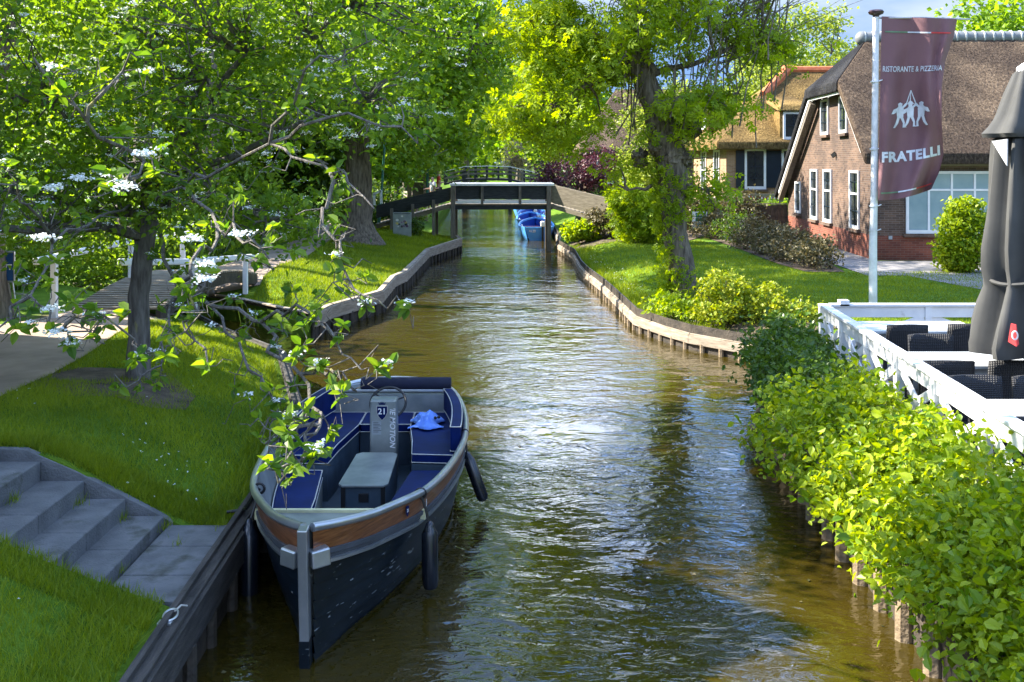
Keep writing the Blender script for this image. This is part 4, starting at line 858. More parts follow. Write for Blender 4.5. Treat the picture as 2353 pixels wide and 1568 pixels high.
mb = MB(); mb.prism([q(2.3, -.2, 3.6), q(3.5, -.2, 3.6), q(3.5, -.2, 4.98), q(2.3, -.2, 4.98)], (0, 1.6, 0)); mb.build('dormer', M['thatch2'], h2)
MB().prism([q(2.1, -.5, 4.95), q(3.7, -.5, 4.95), q(3.5, -.35, 5.25), q(2.3, -.35, 5.25)], (0, 2.2, .5)).build('dormer_hood', M['thatch2'], h2, bevel=.08)
for x0, x1 in ((.42, .79), (1.75, 2.40), (3.38, 3.75)):
    s = MB().bar(q((x0 + x1) / 2, -.03, 1.62), q((x0 + x1) / 2, -.03, 3.25), x1 - x0, .04, (0, 1, 0)).build('shutter', M['shutter'], h2)
mb = MB()
for x0 in (.72, 2.34):
    for k in range(11): a = -.45 + .09 * k; mb.bar(q(x0 + .55 + a * .95, -.012, 3.38), q(x0 + .55 + a * 1.25, -.012, 3.62), .05, .03, (0, 1, 0))
mb.build('brick_arches', M['brick1'], h2)
window(h2, q(-.006, 2.6, 1.4), (0, -1, 0), 1.3, 1.9, (.5,), (.5,), .1)
window(h2, q(-.006, 5.8, 1.4), (0, -1, 0), 1.3, 1.9, (.5,), (.5,), .1)
MB().prism([q(-.25, 3, 4.2), q(-.25, 4.4, 4.2), q(-.25, 4.4, 5.1), q(-.25, 3, 5.1)], (1.4, 0, 0)).build('dormer', M['thatch2'], h2, bevel=.05)
window(h2, q(-.26, 4.2, 4.3), (0, -1, 0), 1.0, .7, (.5,), (.5,), .09, sill=False, name='dormer_window')
MB().box(8.2, 9.4, 44.8, 45.0, .4, 1.9).build('white_base', M['white'], h2)
tag(MB().box(9.6, 12.4, 43.6, 43.66, 1.55, 2.1).box(9.6, 12.4, 43.6, 43.66, .95, 1.45).box(9.7, 9.8, 43.66, 43.76, .4, 2.1).box(12.2, 12.3, 43.66, 43.76, .4, 2.1).build('board_fence', M['bridge_tan'], None), 'low fence of wide weathered boards below the shuttered windows', 'fence')
for k, x in enumerate((1704, 1712)):
    p = atY(x, 452, 43.0); tag(MB().bar((p.x, p.y, .5), (p.x, p.y, 2.1), .08, .08).build('post', M['bpost'], None), ('bare' if k == 0 else 'right hand') + ' short wooden post holding up the striped barrier tape', 'post', 'posts of the striped barrier tape')
mb = MB(); a, b = atY(1712, 451, 42.95), atY(1800, 455, 42.95)
for k in range(24):
    mb.cur = k % 2; mb.bar(a.lerp(b, k / 24) - Vector((0, 0, .05 * math.sin(math.pi * k / 24))), a.lerp(b, (k + 1) / 24) - Vector((0, 0, .05 * math.sin(math.pi * (k + 1) / 24))), .006, .08)
tag(mb.build('barrier_tape', [M['white'], M['redseat']], None), 'red and white barrier tape strung in front of the low board fence', 'barrier tape')
mb = MB(); x = 9.3
while x < 11.1: mb.box(x, x + .13, 41.3, 41.34, .5, 1.72 + rnd.gauss(0, .008)); x += .14
r = thing('wooden_fence', 'dark upright board fence between the restaurant gable and the bronze hedge', 'fence', (10, 41.3, .5)); mb.build('boards', M['timber_dark'], r)
MB().box(9.3, 11.1, 41.28, 41.36, 1.74, 1.79).build('rail', M['bridge_tan'], r)
# brick house beyond the purple tree
h3 = thing('brick_house', 'dark brick house with thatched roof half hidden behind the purple leaved tree', 'house', (4.4, 60, .6))
mb = MB(); mb.box(4.4, 11.5, 60, 60.3, .3, 4.3); mb.box(4.4, 4.7, 60.302, 68, .3, 4.3); mb.build('walls', M['brick1'], h3)
MB().prism([(4.0, 59.6, 4.15), (12, 59.6, 4.15), (12, 64, 8), (6.5, 64, 8)][::-1], (0, 0, -.3)).build('roof_front', M['thatch1'], h3, bevel=.06)
MB().prism([(4.0, 59.6, 4.15), (6.5, 64, 8), (4.0, 68.5, 4.15)][::-1], (0, 0, -.3)).build('roof_hip', M['thatch1'], h3, bevel=.06)
window(h3, (4.95, 59.994, 2.15), (1, 0, 0), 1.0, 1.5, (.5,), (.6,), .09)
window(h3, (6.45, 59.994, 2.15), (1, 0, 0), .95, 1.0, (.5,), (.6,), .09)
window(h3, (9.0, 59.994, 2.15), (1, 0, 0), 1.0, 1.5, (.5,), (.6,), .09)

# ------------------------------------------------------------- flag pole and flag
Yf = 19.4; pb = atY(2006, 738, Yf); pt = atY(2013, 36, Yf); pt.y = Yf
fp = thing('flagpole', 'tall white flagpole with dark mushroom cap behind the terrace fence', 'flagpole', (pb.x, Yf, .55))
MB().tube([(pb.x, Yf, .45), (pb.x, Yf, 1.9), (pb.x + (pt.x - pb.x) * .3, Yf, 2.6), pt], [.078, .074, .066, .055], 18).build('pole', M['pole'], fp, smooth=True)
MB().lathe([(.05, -.06), (.06, 0), (.13, .03), (.145, .07), (.12, .10), (.03, .115)], pt, 20).build('pole_cap', mat('cap_brown', (0.05, 0.025, 0.03), .4), fp, smooth=True)
MB().tube([pt + Vector((.02, -.02, -.05)), atY(2120, 41, Yf - .05), atY(2228, 45, Yf - .05)], .017, 8).build('flag_arm', M['alu'], fp)
for y in (188, 343, 474, 530):
    mb = MB(); p = atY(2011 - (y - 36) / 100, y, Yf); mb.tube([p + Vector((0, 0, -.015)), p + Vector((0, 0, .015))], .075, 14); mb.tube([p + Vector((.05, -.06, 0)), p + Vector((.13, -.06, .03))], .01, 5)
    mb.build('flag_ring', M['pole'], fp)
def flagP(u, v, lift=0.0):
    xl = 2026 - 9 * v; yt = 38 + 6 * u; xr = float(np.interp(v, [0, .1, .25, .4, .6, .8, .9, 1.0], [2200, 2192, 2172, 2164, 2164, 2168, 2158, 2140]))
    yb = 461 - 26 * u * u; x = xl + (xr - xl) * u; y = yt + (yb - yt) * v
    d = .26 * u * math.sin(6.2 * u - 3.2 * v + .4) + .05 * math.sin(17 * u + 3 * v + 1) * (1 - u) * (.4 + v) + .09 * math.sin(11 * u + 5 * v) * u ** .5 * (.35 + v) + .07 * math.exp(-((u - .83 - .25 * (v - .2)) / .07) ** 2) * math.exp(-((v - .25) / .22) ** 2) * 2.6
    d -= .28 * math.exp(-((u - .62 - .35 * (1 - v)) / .13) ** 2) * sm(np.array((v - .62) / .25)) * 1.0
    d += .05 * math.exp(-((u - .45 + .25 * v) / .09) ** 2) * math.sin(3.1 * v)
    d += .10 * sm(np.array((u - .9) / .1)) * math.sin(9 * v)
    return atY(x, y, Yf - .08 + float(d) - lift)
fl = thing('banner_flag', 'maroon banner flag with white restaurant lettering and three fighters hanging from the flagpole', 'flag', atY(2026, 40, Yf))
P = [[flagP(i / 40, j / 90) for i in range(41)] for j in range(91)]
MB().grid(P).build('cloth', M['flag'], fl, smooth=True)
def on_flag(name, V, Fc, u0, v0, su, sv, m): MB().add([flagP(u0 + x * su, v0 - y * sv, .012) for x, y in [(p[0], p[1]) for p in V]], Fc).build(name, m, fl)
def cutpoly(polys, c=.05):
    bm = bmesh.new()
    for poly in polys: bm.faces.new([bm.verts.new((x, y, 0)) for x, y in poly])
    bmesh.ops.triangulate(bm, faces=bm.faces[:])
    xs = [v.co.x for v in bm.verts]; ys = [v.co.y for v in bm.verts]
    for ax, (lo, hi) in enumerate(((min(xs), max(xs)), (min(ys), max(ys)))):
        t = lo + c
        while t < hi:
            co = [0, 0, 0]; no = [0, 0, 0]; co[ax] = t; no[ax] = 1; bmesh.ops.bisect_plane(bm, geom=bm.verts[:] + bm.edges[:] + bm.faces[:], plane_co=co, plane_no=no); t += c
    bm.verts.index_update(); r_ = ([tuple(v.co) for v in bm.verts], [[v.index for v in f.verts] for f in bm.faces]); bm.free(); return r_
def fit(V, w, h): xs = [v[0] for v in V]; ys = [v[1] for v in V]; cx_, cy_ = (max(xs) + min(xs)) / 2, (max(ys) + min(ys)) / 2; return [((v[0] - cx_) * w / (max(xs) - min(xs)), (v[1] - cy_) * h / (max(ys) - min(ys)), 0) for v in V]
V, Fc = text_mesh('RISTORANTE & PIZZERIA', 1, .012, 1.02, .16); on_flag('small_lettering', fit(V, .93, .031), Fc, .50, .285, 1, 1, M['flagwhite'])
V, Fc = text_mesh('FRATELLI', 1, .045, 1.08, .12); on_flag('large_lettering', fit(V, .90, .058), Fc, .50, .765, 1, 1, M['flagwhite'])
for v0 in (.082, .955):
    for nm, u0, u1 in (('flaggreen', .05, .36), ('flagwhite', .36, .68), ('flagred', .68, .95)):
        V, Fc = cutpoly([[(u0, -.004), (u1, -.004), (u1, .004), (u0, .004)]], .04); on_flag('stripe', V, Fc, 0, v0 + (.006 if v0 > .5 else 0), 1, 1, M[nm])
def fig(cx_, mir, s=1.0, hat=False):               # a fighter silhouette: torso, legs apart, raised arm, cape
    m_ = lambda pts: [(cx_ + mir * x * s, y * s) for x, y in pts]
    L_ = [m_([(-.045, .02), (.05, .02), (.055, .20), (.03, .245), (-.03, .245), (-.06, .20)]), m_([(-.03, .245), (.03, .245), (.035, .30), (0, .325), (-.035, .30)]),
          m_([(-.045, .03), (0, .03), (-.03, -.09), (-.075, -.17), (-.105, -.17), (-.07, -.08)]), m_([(0, .03), (.05, .03), (.075, -.07), (.075, -.15), (.105, -.17), (.04, -.17), (.045, -.08)]),
          m_([(-.055, .21), (-.10, .19), (-.135, .10), (-.10, .10), (-.06, .13)]), m_([(.04, .20), (.09, .25), (.11, .29), (.085, .31), (.03, .24)])]
    if hat: L_.append(m_([(-.055, .29), (.06, .29), (.02, .35), (-.02, .35)]))
    return L_
polys = fig(-.16, 1) + fig(0.0, 1, .98, True) + fig(.17, -1)
polys += [[(-.07, .30), (-.055, .29), (.006, .55), (0, .56)], [(.075, .29), (.09, .30), (.01, .56), (0, .55)], [(-.012, .33), (.004, .33), (.006, .55), (-.002, .55)]]
V, Fc = cutpoly(polys, .06); V = fit(V, .62, .205); on_flag('emblem', V, Fc, .50, .505, 1, 1, M['flagwhite'])

# ------------------------------------------------------------- terrace
tag(MB().prismz([(4.1, 3), (4.45, 14.65), (14, 14.65), (14, 3)], .50, .60).build('terrace_deck', M['terrace'], None), kind='structure')
r = thing('terrace_fence', 'white wooden terrace fence with crossed braces above the hedge', 'fence', (4.42, 14.6, .6))
fa, fb = Vector((4.42, 14.6, 0)), Vector((3.70, 5.0, 0)); fc_ = Vector((11.5, 14.6, 0)); zt = 1.45
def fence_run(a, b, n, w=.13):
    d = (b - a).normalized(); nn = Vector((d.y, -d.x, 0)); L_ = (b - a).length
    MB().bar(a + Vector((0, 0, zt)), b + Vector((0, 0, zt)), w, .035).build('cap_rail', M['white'], r, bevel=.004)
    MB().bar(a + Vector((0, 0, zt - .10)), b + Vector((0, 0, zt - .10)), .045, .15).build('face_board', M['white'], r, bevel=.003)
    MB().bar(a + Vector((0, 0, .74)), b + Vector((0, 0, .74)), .045, .09).build('foot_rail', M['white'], r, bevel=.003)
    for k in range(n + 1):
        p = a + d * L_ * k / n; MB().bar(p + Vector((0, 0, .55)), p + Vector((0, 0, zt - .02)), .09, .09).build('fence_post', M['white'], r, bevel=.004)
        if k < n:
            q0, q1 = p + d * .06, a + d * L_ * (k + 1) / n - d * .06; off = nn * .012
            MB().bar(q0 + Vector((0, 0, .80)) + off, q1 + Vector((0, 0, zt - .18)) + off, .022, .10).build('brace', M['white'], r)
            MB().bar(q0 + Vector((0, 0, zt - .18)) - off, q1 + Vector((0, 0, .80)) - off, .022, .10).build('brace', M['white'], r)
fence_run(fa, fb, 8); fence_run(fa + Vector((.1, 0, 0)), fc_, 5)
MB().bar((4.72, 14.6, zt - .02), (4.72, 14.6, zt + .07), .13, .13).build('post_top', M['white'], r)
def table(label, x0, x1, y0, y1):
    t = thing('terrace_table', label, 'table', ((x0 + x1) / 2, (y0 + y1) / 2, .6), 'white terrace tables')
    MB().box(x0, x1, y0, y1, 1.315, 1.35).build('tabletop', M['tabletop'], t, bevel=.004)
    for x in (x0 + .1, x1 - .1):
        for y in (y0 + .1, y1 - .1): MB().bar((x, y, .6), (x, y, 1.31), .07, .07).build('leg', M['white'], t)
    MB().box(x0 + .1, x1 - .1, y0 + .08, y0 + .11, 1.22, 1.314).box(x0 + .1, x1 - .1, y1 - .11, y1 - .08, 1.22, 1.314).build('apron', M['white'], t)
table('white terrace table farthest back by the far fence side', 4.52, 6.0, 12.95, 13.75)
table('middle white terrace table under the closed parasol', 4.30, 5.75, 10.75, 11.55)
table('nearest white terrace table at the right edge of the picture', 4.20, 5.7, 8.45, 9.25)
def make_chair():
    c = thing('wicker_chair', 'x', 'chair', (0, 0, 0), 'black wicker chairs on the terrace')
    P = [[(x, -.24 - .05 * (v / 6) + .035 * (1 - (x / .26) ** 2) * -1, .42 + .44 * v / 6 + (.012 * (1 - (x / .26) ** 2) if v == 6 else 0)) for x in np.linspace(-.26, .26, 9)] for v in range(7)]
    MB().grid(P).build('backrest', M['wicker'], c, thick=.035, smooth=True)
    MB().box(-.26, .26, -.24, .26, .40, .45).build('seat', M['wicker'], c, bevel=.015)
    for s_ in (-1, 1):
        MB().bar((s_ * .27, -.24, .64), (s_ * .27, .22, .64), .05, .03).build('armrest', M['wicker'], c, bevel=.006)
        for y in (-.23, .22): MB().bar((s_ * .255, y, 0), (s_ * .255, y, .63), .04, .04).build('leg', M['wicker'], c)
    return c
ch = make_chair()
rows = [(4.62 + .27, 12.74, 0, 'left chair at the near side of the farthest terrace table'), (5.72, 12.80, 0, 'right chair at the near side of the farthest terrace table'),
        (4.62 + .28, 12.0 - .27, 180, 'left chair at the far side of the middle terrace table'), (5.66, 12.0 - .27, 180, 'right chair at the far side of the middle terrace table'),
        (4.46, 10.46, 0, 'left chair at the near side of the middle terrace table'), (5.12, 10.46, 0, 'right chair at the near side of the middle terrace table'),
        (4.37, 9.66 - .25, 180, 'left chair at the far side of the nearest terrace table'), (5.0, 9.66 - .25, 180, 'right chair at the far side of the nearest terrace table'),
        (4.30, 8.16, 0, 'chair at the near side of the nearest terrace table in the right corner')]
for k, (x, y, a, lb) in enumerate(rows):
    c = ch if k == 0 else copy_tree(ch); c.location = (x, y + (.28 if a == 0 else -.0), .6); c.rotation_euler.z = R(a + rnd.gauss(0, 3)); c['label'] = 'black wicker ' + lb
# closed parasol
up_ = Vector((5.30, 10.55, 0)); r = thing('closed_parasol', 'large closed grey parasol tied round its pole on the terrace', 'parasol', (up_.x, up_.y, .6))
MB().tube([up_ + Vector((0, 0, .6)), up_ + Vector((0, 0, 4.45))], .035, 12).build('pole', M['alu'], r, smooth=True)
MB().lathe([(.22, .6), (.24, .64), (.06, .70)], up_, 20).build('foot', M['black'], r)
MB().lathe([(.10, 4.42), (.10, 4.46), (.05, 4.50), (.01, 4.52)], up_, 14).build('finial', M['white'], r, smooth=True)
fo = lambda n_, amp: (lambda a, j: 1 + amp * math.cos(n_ * a + .10 * j) + .07 * math.sin(3 * a + j * .8))
MB().lathe([(.07, 4.45), (.12, 4.40), (.20, 4.2), (.28, 3.98), (.35, 3.85), (.39, 3.78), (.37, 3.74), (.33, 3.76)], up_, 64, fo(8, .13)).build('top_vent', M['parasol'], r, smooth=True)
MB().lathe([(.10, 3.82), (.27, 3.72), (.29, 3.5), (.31, 3.2), (.33, 2.9), (.355, 2.6), (.35, 2.4), (.33, 2.28), (.34, 2.2), (.40, 2.0), (.45, 1.8), (.48, 1.62), (.46, 1.52), (.30, 1.50)], up_, 96, fo(8, .26)).build('canopy', M['parasol'], r, smooth=True)
mb = MB(); mb.prism([up_ + Vector(p) for p in ((-.20, -.37, 3.72), (-.02, -.40, 3.74), (-.08, -.40, 3.4), (-.16, -.385, 3.45))], (0, .01, 0)); mb.prism([up_ + Vector(p) for p in ((-.42, -.12, 3.7), (-.33, -.26, 3.72), (-.33, -.25, 3.45))], (.01, 0, 0)); mb.build('lining_flap', M['parasolin'], r)
MB().tube([up_ + Vector((.375 * math.cos(a), .375 * math.sin(a), 2.27 + .02 * math.sin(3 * a))) for a in [k * math.pi / 16 for k in range(33)]], .02, 6, cap=False).build('tie_strap', M['parasol'], r, smooth=True)
lb = [up_ + Vector(p) for p in ((-.39, -.46, 1.90), (-.35, -.48, 1.89), (-.335, -.50, 1.70), (-.36, -.51, 1.68), (-.42, -.46, 1.72))]
MB().prism(lb, (.01, .01, 0)).build('red_logo', M['flagred'], r)
MB().tube([Vector((-.375, -.51, 1.79)) + up_ + Vector((.024 * math.cos(a), -.005 * math.cos(a), .04 * math.sin(a))) for a in [k * math.pi / 8 for k in range(17)]], .008, 5, cap=False).build('logo_ring', M['white'], r)

# ------------------------------------------------------------- signs, lamp posts, small things on the far left lawn
Yp = 38.2; c = atY(924, 537, Yp); r = thing('information_panel', 'grey information panel with coloured picture standing on the left lawn', 'sign', (c.x, Yp, .62))
x0, x1 = (903 - CX) / F * Yp, (945 - CX) / F * Yp; z1 = H - (489 - HY) / F * Yp
MB().box(x0, x1, Yp, Yp + .07, .5, z1).build('panel', M['signgrey'], r, bevel=.01)
g = random.Random(9)
for nm, n_ in (('leafpinkp', 5), ('yellow', 5), ('dark', 4), ('whitep', 5)):
    mb = MB(); m_ = {'leafpinkp': mat('print_violet', (.25, .12, .28)), 'yellow': mat('print_yellow', (.6, .5, .15)), 'dark': mat('print_dark', (.03, .035, .05)), 'whitep': M['white']}[nm]
    for k in range(n_):
        px, pz, rr = g.uniform(x0 + .1, x1 - .1), g.uniform(z1 - .52, z1 - .1), g.uniform(.03, .065); mb.prism([(px + rr * math.cos(a), Yp - .003 - .001 * k, pz + rr * .8 * math.sin(a)) for a in [j * math.pi / 5 for j in range(10)]], (0, .002, 0))
    mb.build('print', m_, r)
mb = MB(); mb.box(x0 + .03, x1 - .03, Yp - .004, Yp - .002, z1 - .05, z1 - .03); mb.build('header_line', M['black'], r)
def lamp(label, px, pyb, pyt, Yl, top):
    b = atY(px, pyb, Yl); t = atY(pyt[0], pyt[1], Yl); t = b.lerp(t, (top - b.z) / (t.z - b.z)); l = thing('lamp_post', label, 'lamp post', b, 'green lamp posts')
    MB().tube([b - Vector((0, 0, .3)), b + Vector((0, 0, .9)), b.lerp(t, .28), t], [.07, .065, .05, .04], 12).build('post', M['lampgreen'], l, smooth=True)
    MB().lathe([(.05, 0), (.09, .08), (.17, .32), (.17, .36), (.20, .38), (.03, .52)], t, 14).build('lantern', M['lampgreen'], l)
lamp('thin green lamp post beside the thick tree on the left lawn', 871, 527, (881, 375), 40.6, 4.6)
lamp('distant green lamp post behind the left ramp of the footbridge', 982, 440, (984, 385), 50, 4.3)
Yg = 39.0; r = thing('garden_sign', 'green and white notice board on two stakes in front of the bronze hedge', 'sign', atY(1607, 541, Yg))
gx0, gx1 = (1591 - CX) / F * Yg, (1625 - CX) / F * Yg; gz0, gz1 = H - (524 - HY) / F * Yg, H - (487 - HY) / F * Yg
mb = MB(); mb.box(gx0, gx1, Yg, Yg + .03, gz0, gz1); mb.build('board', M['white'], r)
mb = MB(); mb.box(gx0 + .12, gx1 - .05, Yg - .004, Yg - .001, gz1 - .22, gz1 - .04); mb.box(gx0 + .12, gx1 - .02, Yg - .004, Yg - .001, gz0 + .25, gz0 + .38); mb.box(gx0 + .12, gx1 - .02, Yg - .004, Yg - .001, gz0 + .04, gz0 + .22); mb.build('green_field', M['signgreen'], r)
mb = MB()
for z, a, b in ((gz1 - .13, .16, .36), (gz0 + .13, .14, .5), (gz0 + .07, .16, .46), (gz0 + .18, .18, .42)): 
    for k in range(4): mb.box(gx0 + a + (b - a) * k / 4, gx0 + a + (b - a) * (k + .7) / 4, Yg - .008, Yg - .005, z, z + .028)
mb.build('lettering', M['white'], r)
for x in (gx0 + .02, gx1 - .02): MB().bar((x, Yg + .05, .3), (x, Yg + .05, gz1 - .05), .05, .04).build('stake', M['bpost'], r)
Ys = 17.4; r = thing('blue_sign', 'dark blue sign board in a metal frame at the left edge of the picture', 'sign', ((0 - CX) / F * Ys, Ys, .86))
sx1 = (33 - CX) / F * Ys; sz1, sz0 = H - (579 - HY) / F * Ys, H - (648 - HY) / F * Ys
MB().box(sx1 - .62, sx1 - .02, Ys, Ys + .02, sz0 + .02, sz1 - .02).build('board', M['signblue'], r)
mb = MB()
for a, b in (((sx1 - .64, sz0), (sx1, sz0)), ((sx1 - .64, sz1), (sx1, sz1)), ((sx1, sz0), (sx1, sz1)), ((sx1 - .64, sz0), (sx1 - .64, sz1)), ((sx1 - .03, sz0), (sx1 + .05, .86)), ((sx1 - .61, sz0), (sx1 - .66, .86))): mb.tube([(a[0], Ys, a[1]), (b[0], Ys, b[1])], .016, 6)
mb.build('frame', M['alu'], r)
lettering(r, ':INT', .13, (sx1 - .16, Ys - .006, (sz0 + sz1) / 2 - .01), (1, 0, 0), (0, 0, 1), M['white'], .004)
# timber landing, posts and bench beyond the footbridge
p0, p1 = atY(947, 419, 52), atY(975, 439, 52)
r = thing('timber_screen', 'tan horizontal board screen between two posts beyond the left ramp', 'screen', (p0.x, 52, .8))
mb = MB()
for k in range(5): mb.box(p0.x, p1.x, 52, 52.05, p1.z + .09 * k - .3, p1.z + .09 * k - .22)
mb.box(p0.x, p1.x, 52.05, 52.06, p1.z - .3, p0.z); mb.build('boards', M['bridge_tan'], r)
for x, w in ((941, .22), (978, .22)): q = atY(x, 430, 51.8); MB().bar((q.x, q.y, .4), (q.x, q.y, 2.95 if x > 950 else 2.5), w, w).build('post', M['pile'], r)
p0 = atY(969, 418, 54); r = thing('garden_bench', 'small reddish brown bench standing above the board screen', 'bench', (p0.x, 54, .9))
br = mat('brown_paint', (.12, .035, .025), .5)
MB().box(p0.x - .4, p0.x + .4, 54, 54.4, 2.3, 2.35).build('seat', br, r); MB().box(p0.x - .4, p0.x + .4, 54.4, 54.45, 2.4, 2.8).build('backrest', br, r)
for s_ in (-.37, .37):
    MB().box(p0.x + s_ - .03, p0.x + s_ + .03, 54, 54.45, .8, 2.3).build('leg', br, r)

# ------------------------------------------------------------- whitebeam in the foreground
wb = Vector((-4.55, 12.5, .86))
WL = [((-1.6, -.6, 3.5), (2.3, 2.0, 1.3)), ((1.0, -.6, 3.6), (2.0, 2.0, 1.2)), ((0, 0, 4.9), (3.2, 2.6, 1.4)), ((2.7, -.9, 4.4), (1.5, 1.6, 1.0)), ((-2.7, -1.0, 2.35), (1.2, 1.4, .7)), ((1.2, -.4, 2.35), (1.1, 1.0, .5)), ((-.6, -.4, 2.3), (1.3, 1.1, .5)), ((3.0, -1.5, 3.3), (.8, 1.0, .5)), ((-1.8, -2.5, 2.0), (1.4, 1.2, .5)), ((1.9, -1.4, 2.0), (.9, .9, .4)), ((-1.5, 2.4, 1.75), (2.0, 1.2, .55))]
wt = tree('whitebeam_tree', 'spreading whitebeam with white blossom clusters on the grass left of the sloop', 'tree', wb,
          [(0, 0, 0), (0, 0, 1.0), (.08, 0, 1.7), (.14, 0, 2.3)], [.135, .125, .12, .10], WL, 2300, 15, .17, .090, M['leafhaw'], M['barkgrey'], shape='leaf', twigs=700, seed=21, shell=.2, gap=-.5, f=1.3, upb=.5, wid=.27, flare=1.2)
def blossoms(C, n_per, r, name='blossom', seed=4, par=None):
    g = np.random.default_rng(seed); C = np.asarray(C); n = len(C); O = g.normal(size=(n, n_per, 3)) * np.array([r, r, r * .28]); P = (C[:, None] + O).reshape(-1, 3)
    return leaves(name, P, .022, M['petal'], par, 'quad', 1.2, .5, seed=seed)
C, _, _ = crown([(wb + Vector(c), Vector(q)) for c, q in WL], 1100, 1, .1, .6, -.9, 1, 77)
blossoms(C, 26, .034, par=wt)
# low boughs reaching towards the bridge: nodes are (photo x, photo y, distance)
B_ = [[(340, 480, 12.3), (400, 640, 11.0), (480, 700, 9.6), (600, 740, 8.4), (690, 860, 7.4), (735, 980, 6.6), (690, 1060, 6.0), (640, 1110, 5.8)],
      [(600, 740, 8.4), (680, 700, 7.8), (760, 760, 7.4), (830, 850, 7.0)], [(690, 860, 7.4), (760, 850, 7.2), (820, 900, 7.0)], [(735, 980, 6.6), (660, 980, 6.4), (610, 1020, 6.2)],
      [(300, 470, 12.0), (200, 520, 9.5), (120, 560, 8.0), (70, 680, 7.4), (140, 760, 7.0), (240, 790, 6.9)], [(120, 560, 8.0), (60, 470, 7.4), (-20, 420, 7)], [(70, 680, 7.4), (-10, 760, 7.0)], [(140, 760, 7.0), (210, 720, 6.8), (330, 810, 6.8)],
      [(340, 480, 12.3), (420, 430, 9.5), (330, 370, 7.0), (280, 440, 6.0)], [(420, 430, 9.5), (500, 520, 7.5), (560, 560, 6.8), (640, 600, 6.6)], [(500, 520, 7.5), (440, 600, 6.8), (470, 660, 6.5), (420, 740, 6.4), (480, 850, 6.2)],
      [(400, 640, 11.0), (390, 760, 9.5), (370, 840, 9.0), (290, 890, 8.6)], [(480, 700, 9.6), (560, 820, 8.8), (640, 940, 8.2), (620, 1010, 7.9)],
      [(420, 430, 9.5), (620, 330, 8.0), (760, 400, 7.4), (860, 480, 7.0)], [(620, 330, 8.0), (800, 260, 7.4), (960, 330, 7.0)], [(330, 370, 7.0), (200, 280, 6.4), (90, 160, 6.2)], [(200, 280, 6.4), (300, 120, 6.4)], [(620, 330, 8.0), (700, 160, 7.4), (860, 90, 7.4)],
      [(760, 400, 7.4), (740, 520, 7.0), (800, 640, 6.8), (890, 710, 6.6)]]
BP = [[atY(*p) for p in l] for l in B_]
mb = MB(); g = random.Random(8); ros = []
for li, l in enumerate(BP):
    fine = []
    for a, b in zip(l[:-1], l[1:]):
        fine += wob(a, b, 4, .045, g)[:-1]
    fine.append(l[-1]); n = len(fine); r0 = .019 if len(l) > 6 else .012
    mb.tube(fine, [r0 * (1 - .8 * i / (n - 1)) + .003 for i in range(n)], 6)
    for i in range(2, n):
        for rep in range(2):
            if g.random() < .62:
                e = fine[i] + Vector((g.gauss(0, .12), g.gauss(0, .12), g.gauss(0, .10))); mb.tube(wob(fine[i], e, 3, .05, g), [.006, .005, .004, .003], 4, cap=False)
                if g.random() < .8 or i == n - 1: ros.append(e)
                if g.random() < .5: e2 = e + Vector((g.gauss(0, .10), g.gauss(0, .10), g.gauss(-.04, .08))); mb.tube(wob(e, e2, 3, .05, g), [.004, .003, .003, .002], 4, cap=False)
o = mb.build('bough', M['barkgrey'], wt, smooth=True)
P = []; D = []
for e in ros:
    for k in range(g.randint(4, 8)):
        a = g.uniform(0, 6.28); el = g.uniform(-.3, .9); P.append(e + Vector((g.gauss(0, .012), g.gauss(0, .012), g.gauss(0, .01)))); D.append((math.cos(a), math.sin(a), el))
leaves('bough_leaves', np.array(P), .092, M['leafhaw'], wt, 'leaf', .35, .27, D=np.array(D), seed=31)
fl_ = [e + Vector((0, -.02, .035)) for e in ros if g.random() < .22] + [atY(285, 428, 5.6), atY(330, 352, 6.0), atY(552, 536, 6.2), atY(440, 548, 6.4), atY(472, 640, 6.0), atY(475, 605, 6.2), atY(122, 430, 6.8), atY(180, 408, 6.8), atY(98, 545, 6.4), atY(130, 762, 6.6), atY(118, 708, 6.8)]
for k, e in enumerate(fl_[-11:]):
    f = blossoms(np.array([e]), 70, .036, 'flower_cluster', 40 + k, wt)
blossoms(np.array([tuple(e) for e in fl_[:-11]]), 26, .028, 'bough_blossom', 60, wt)

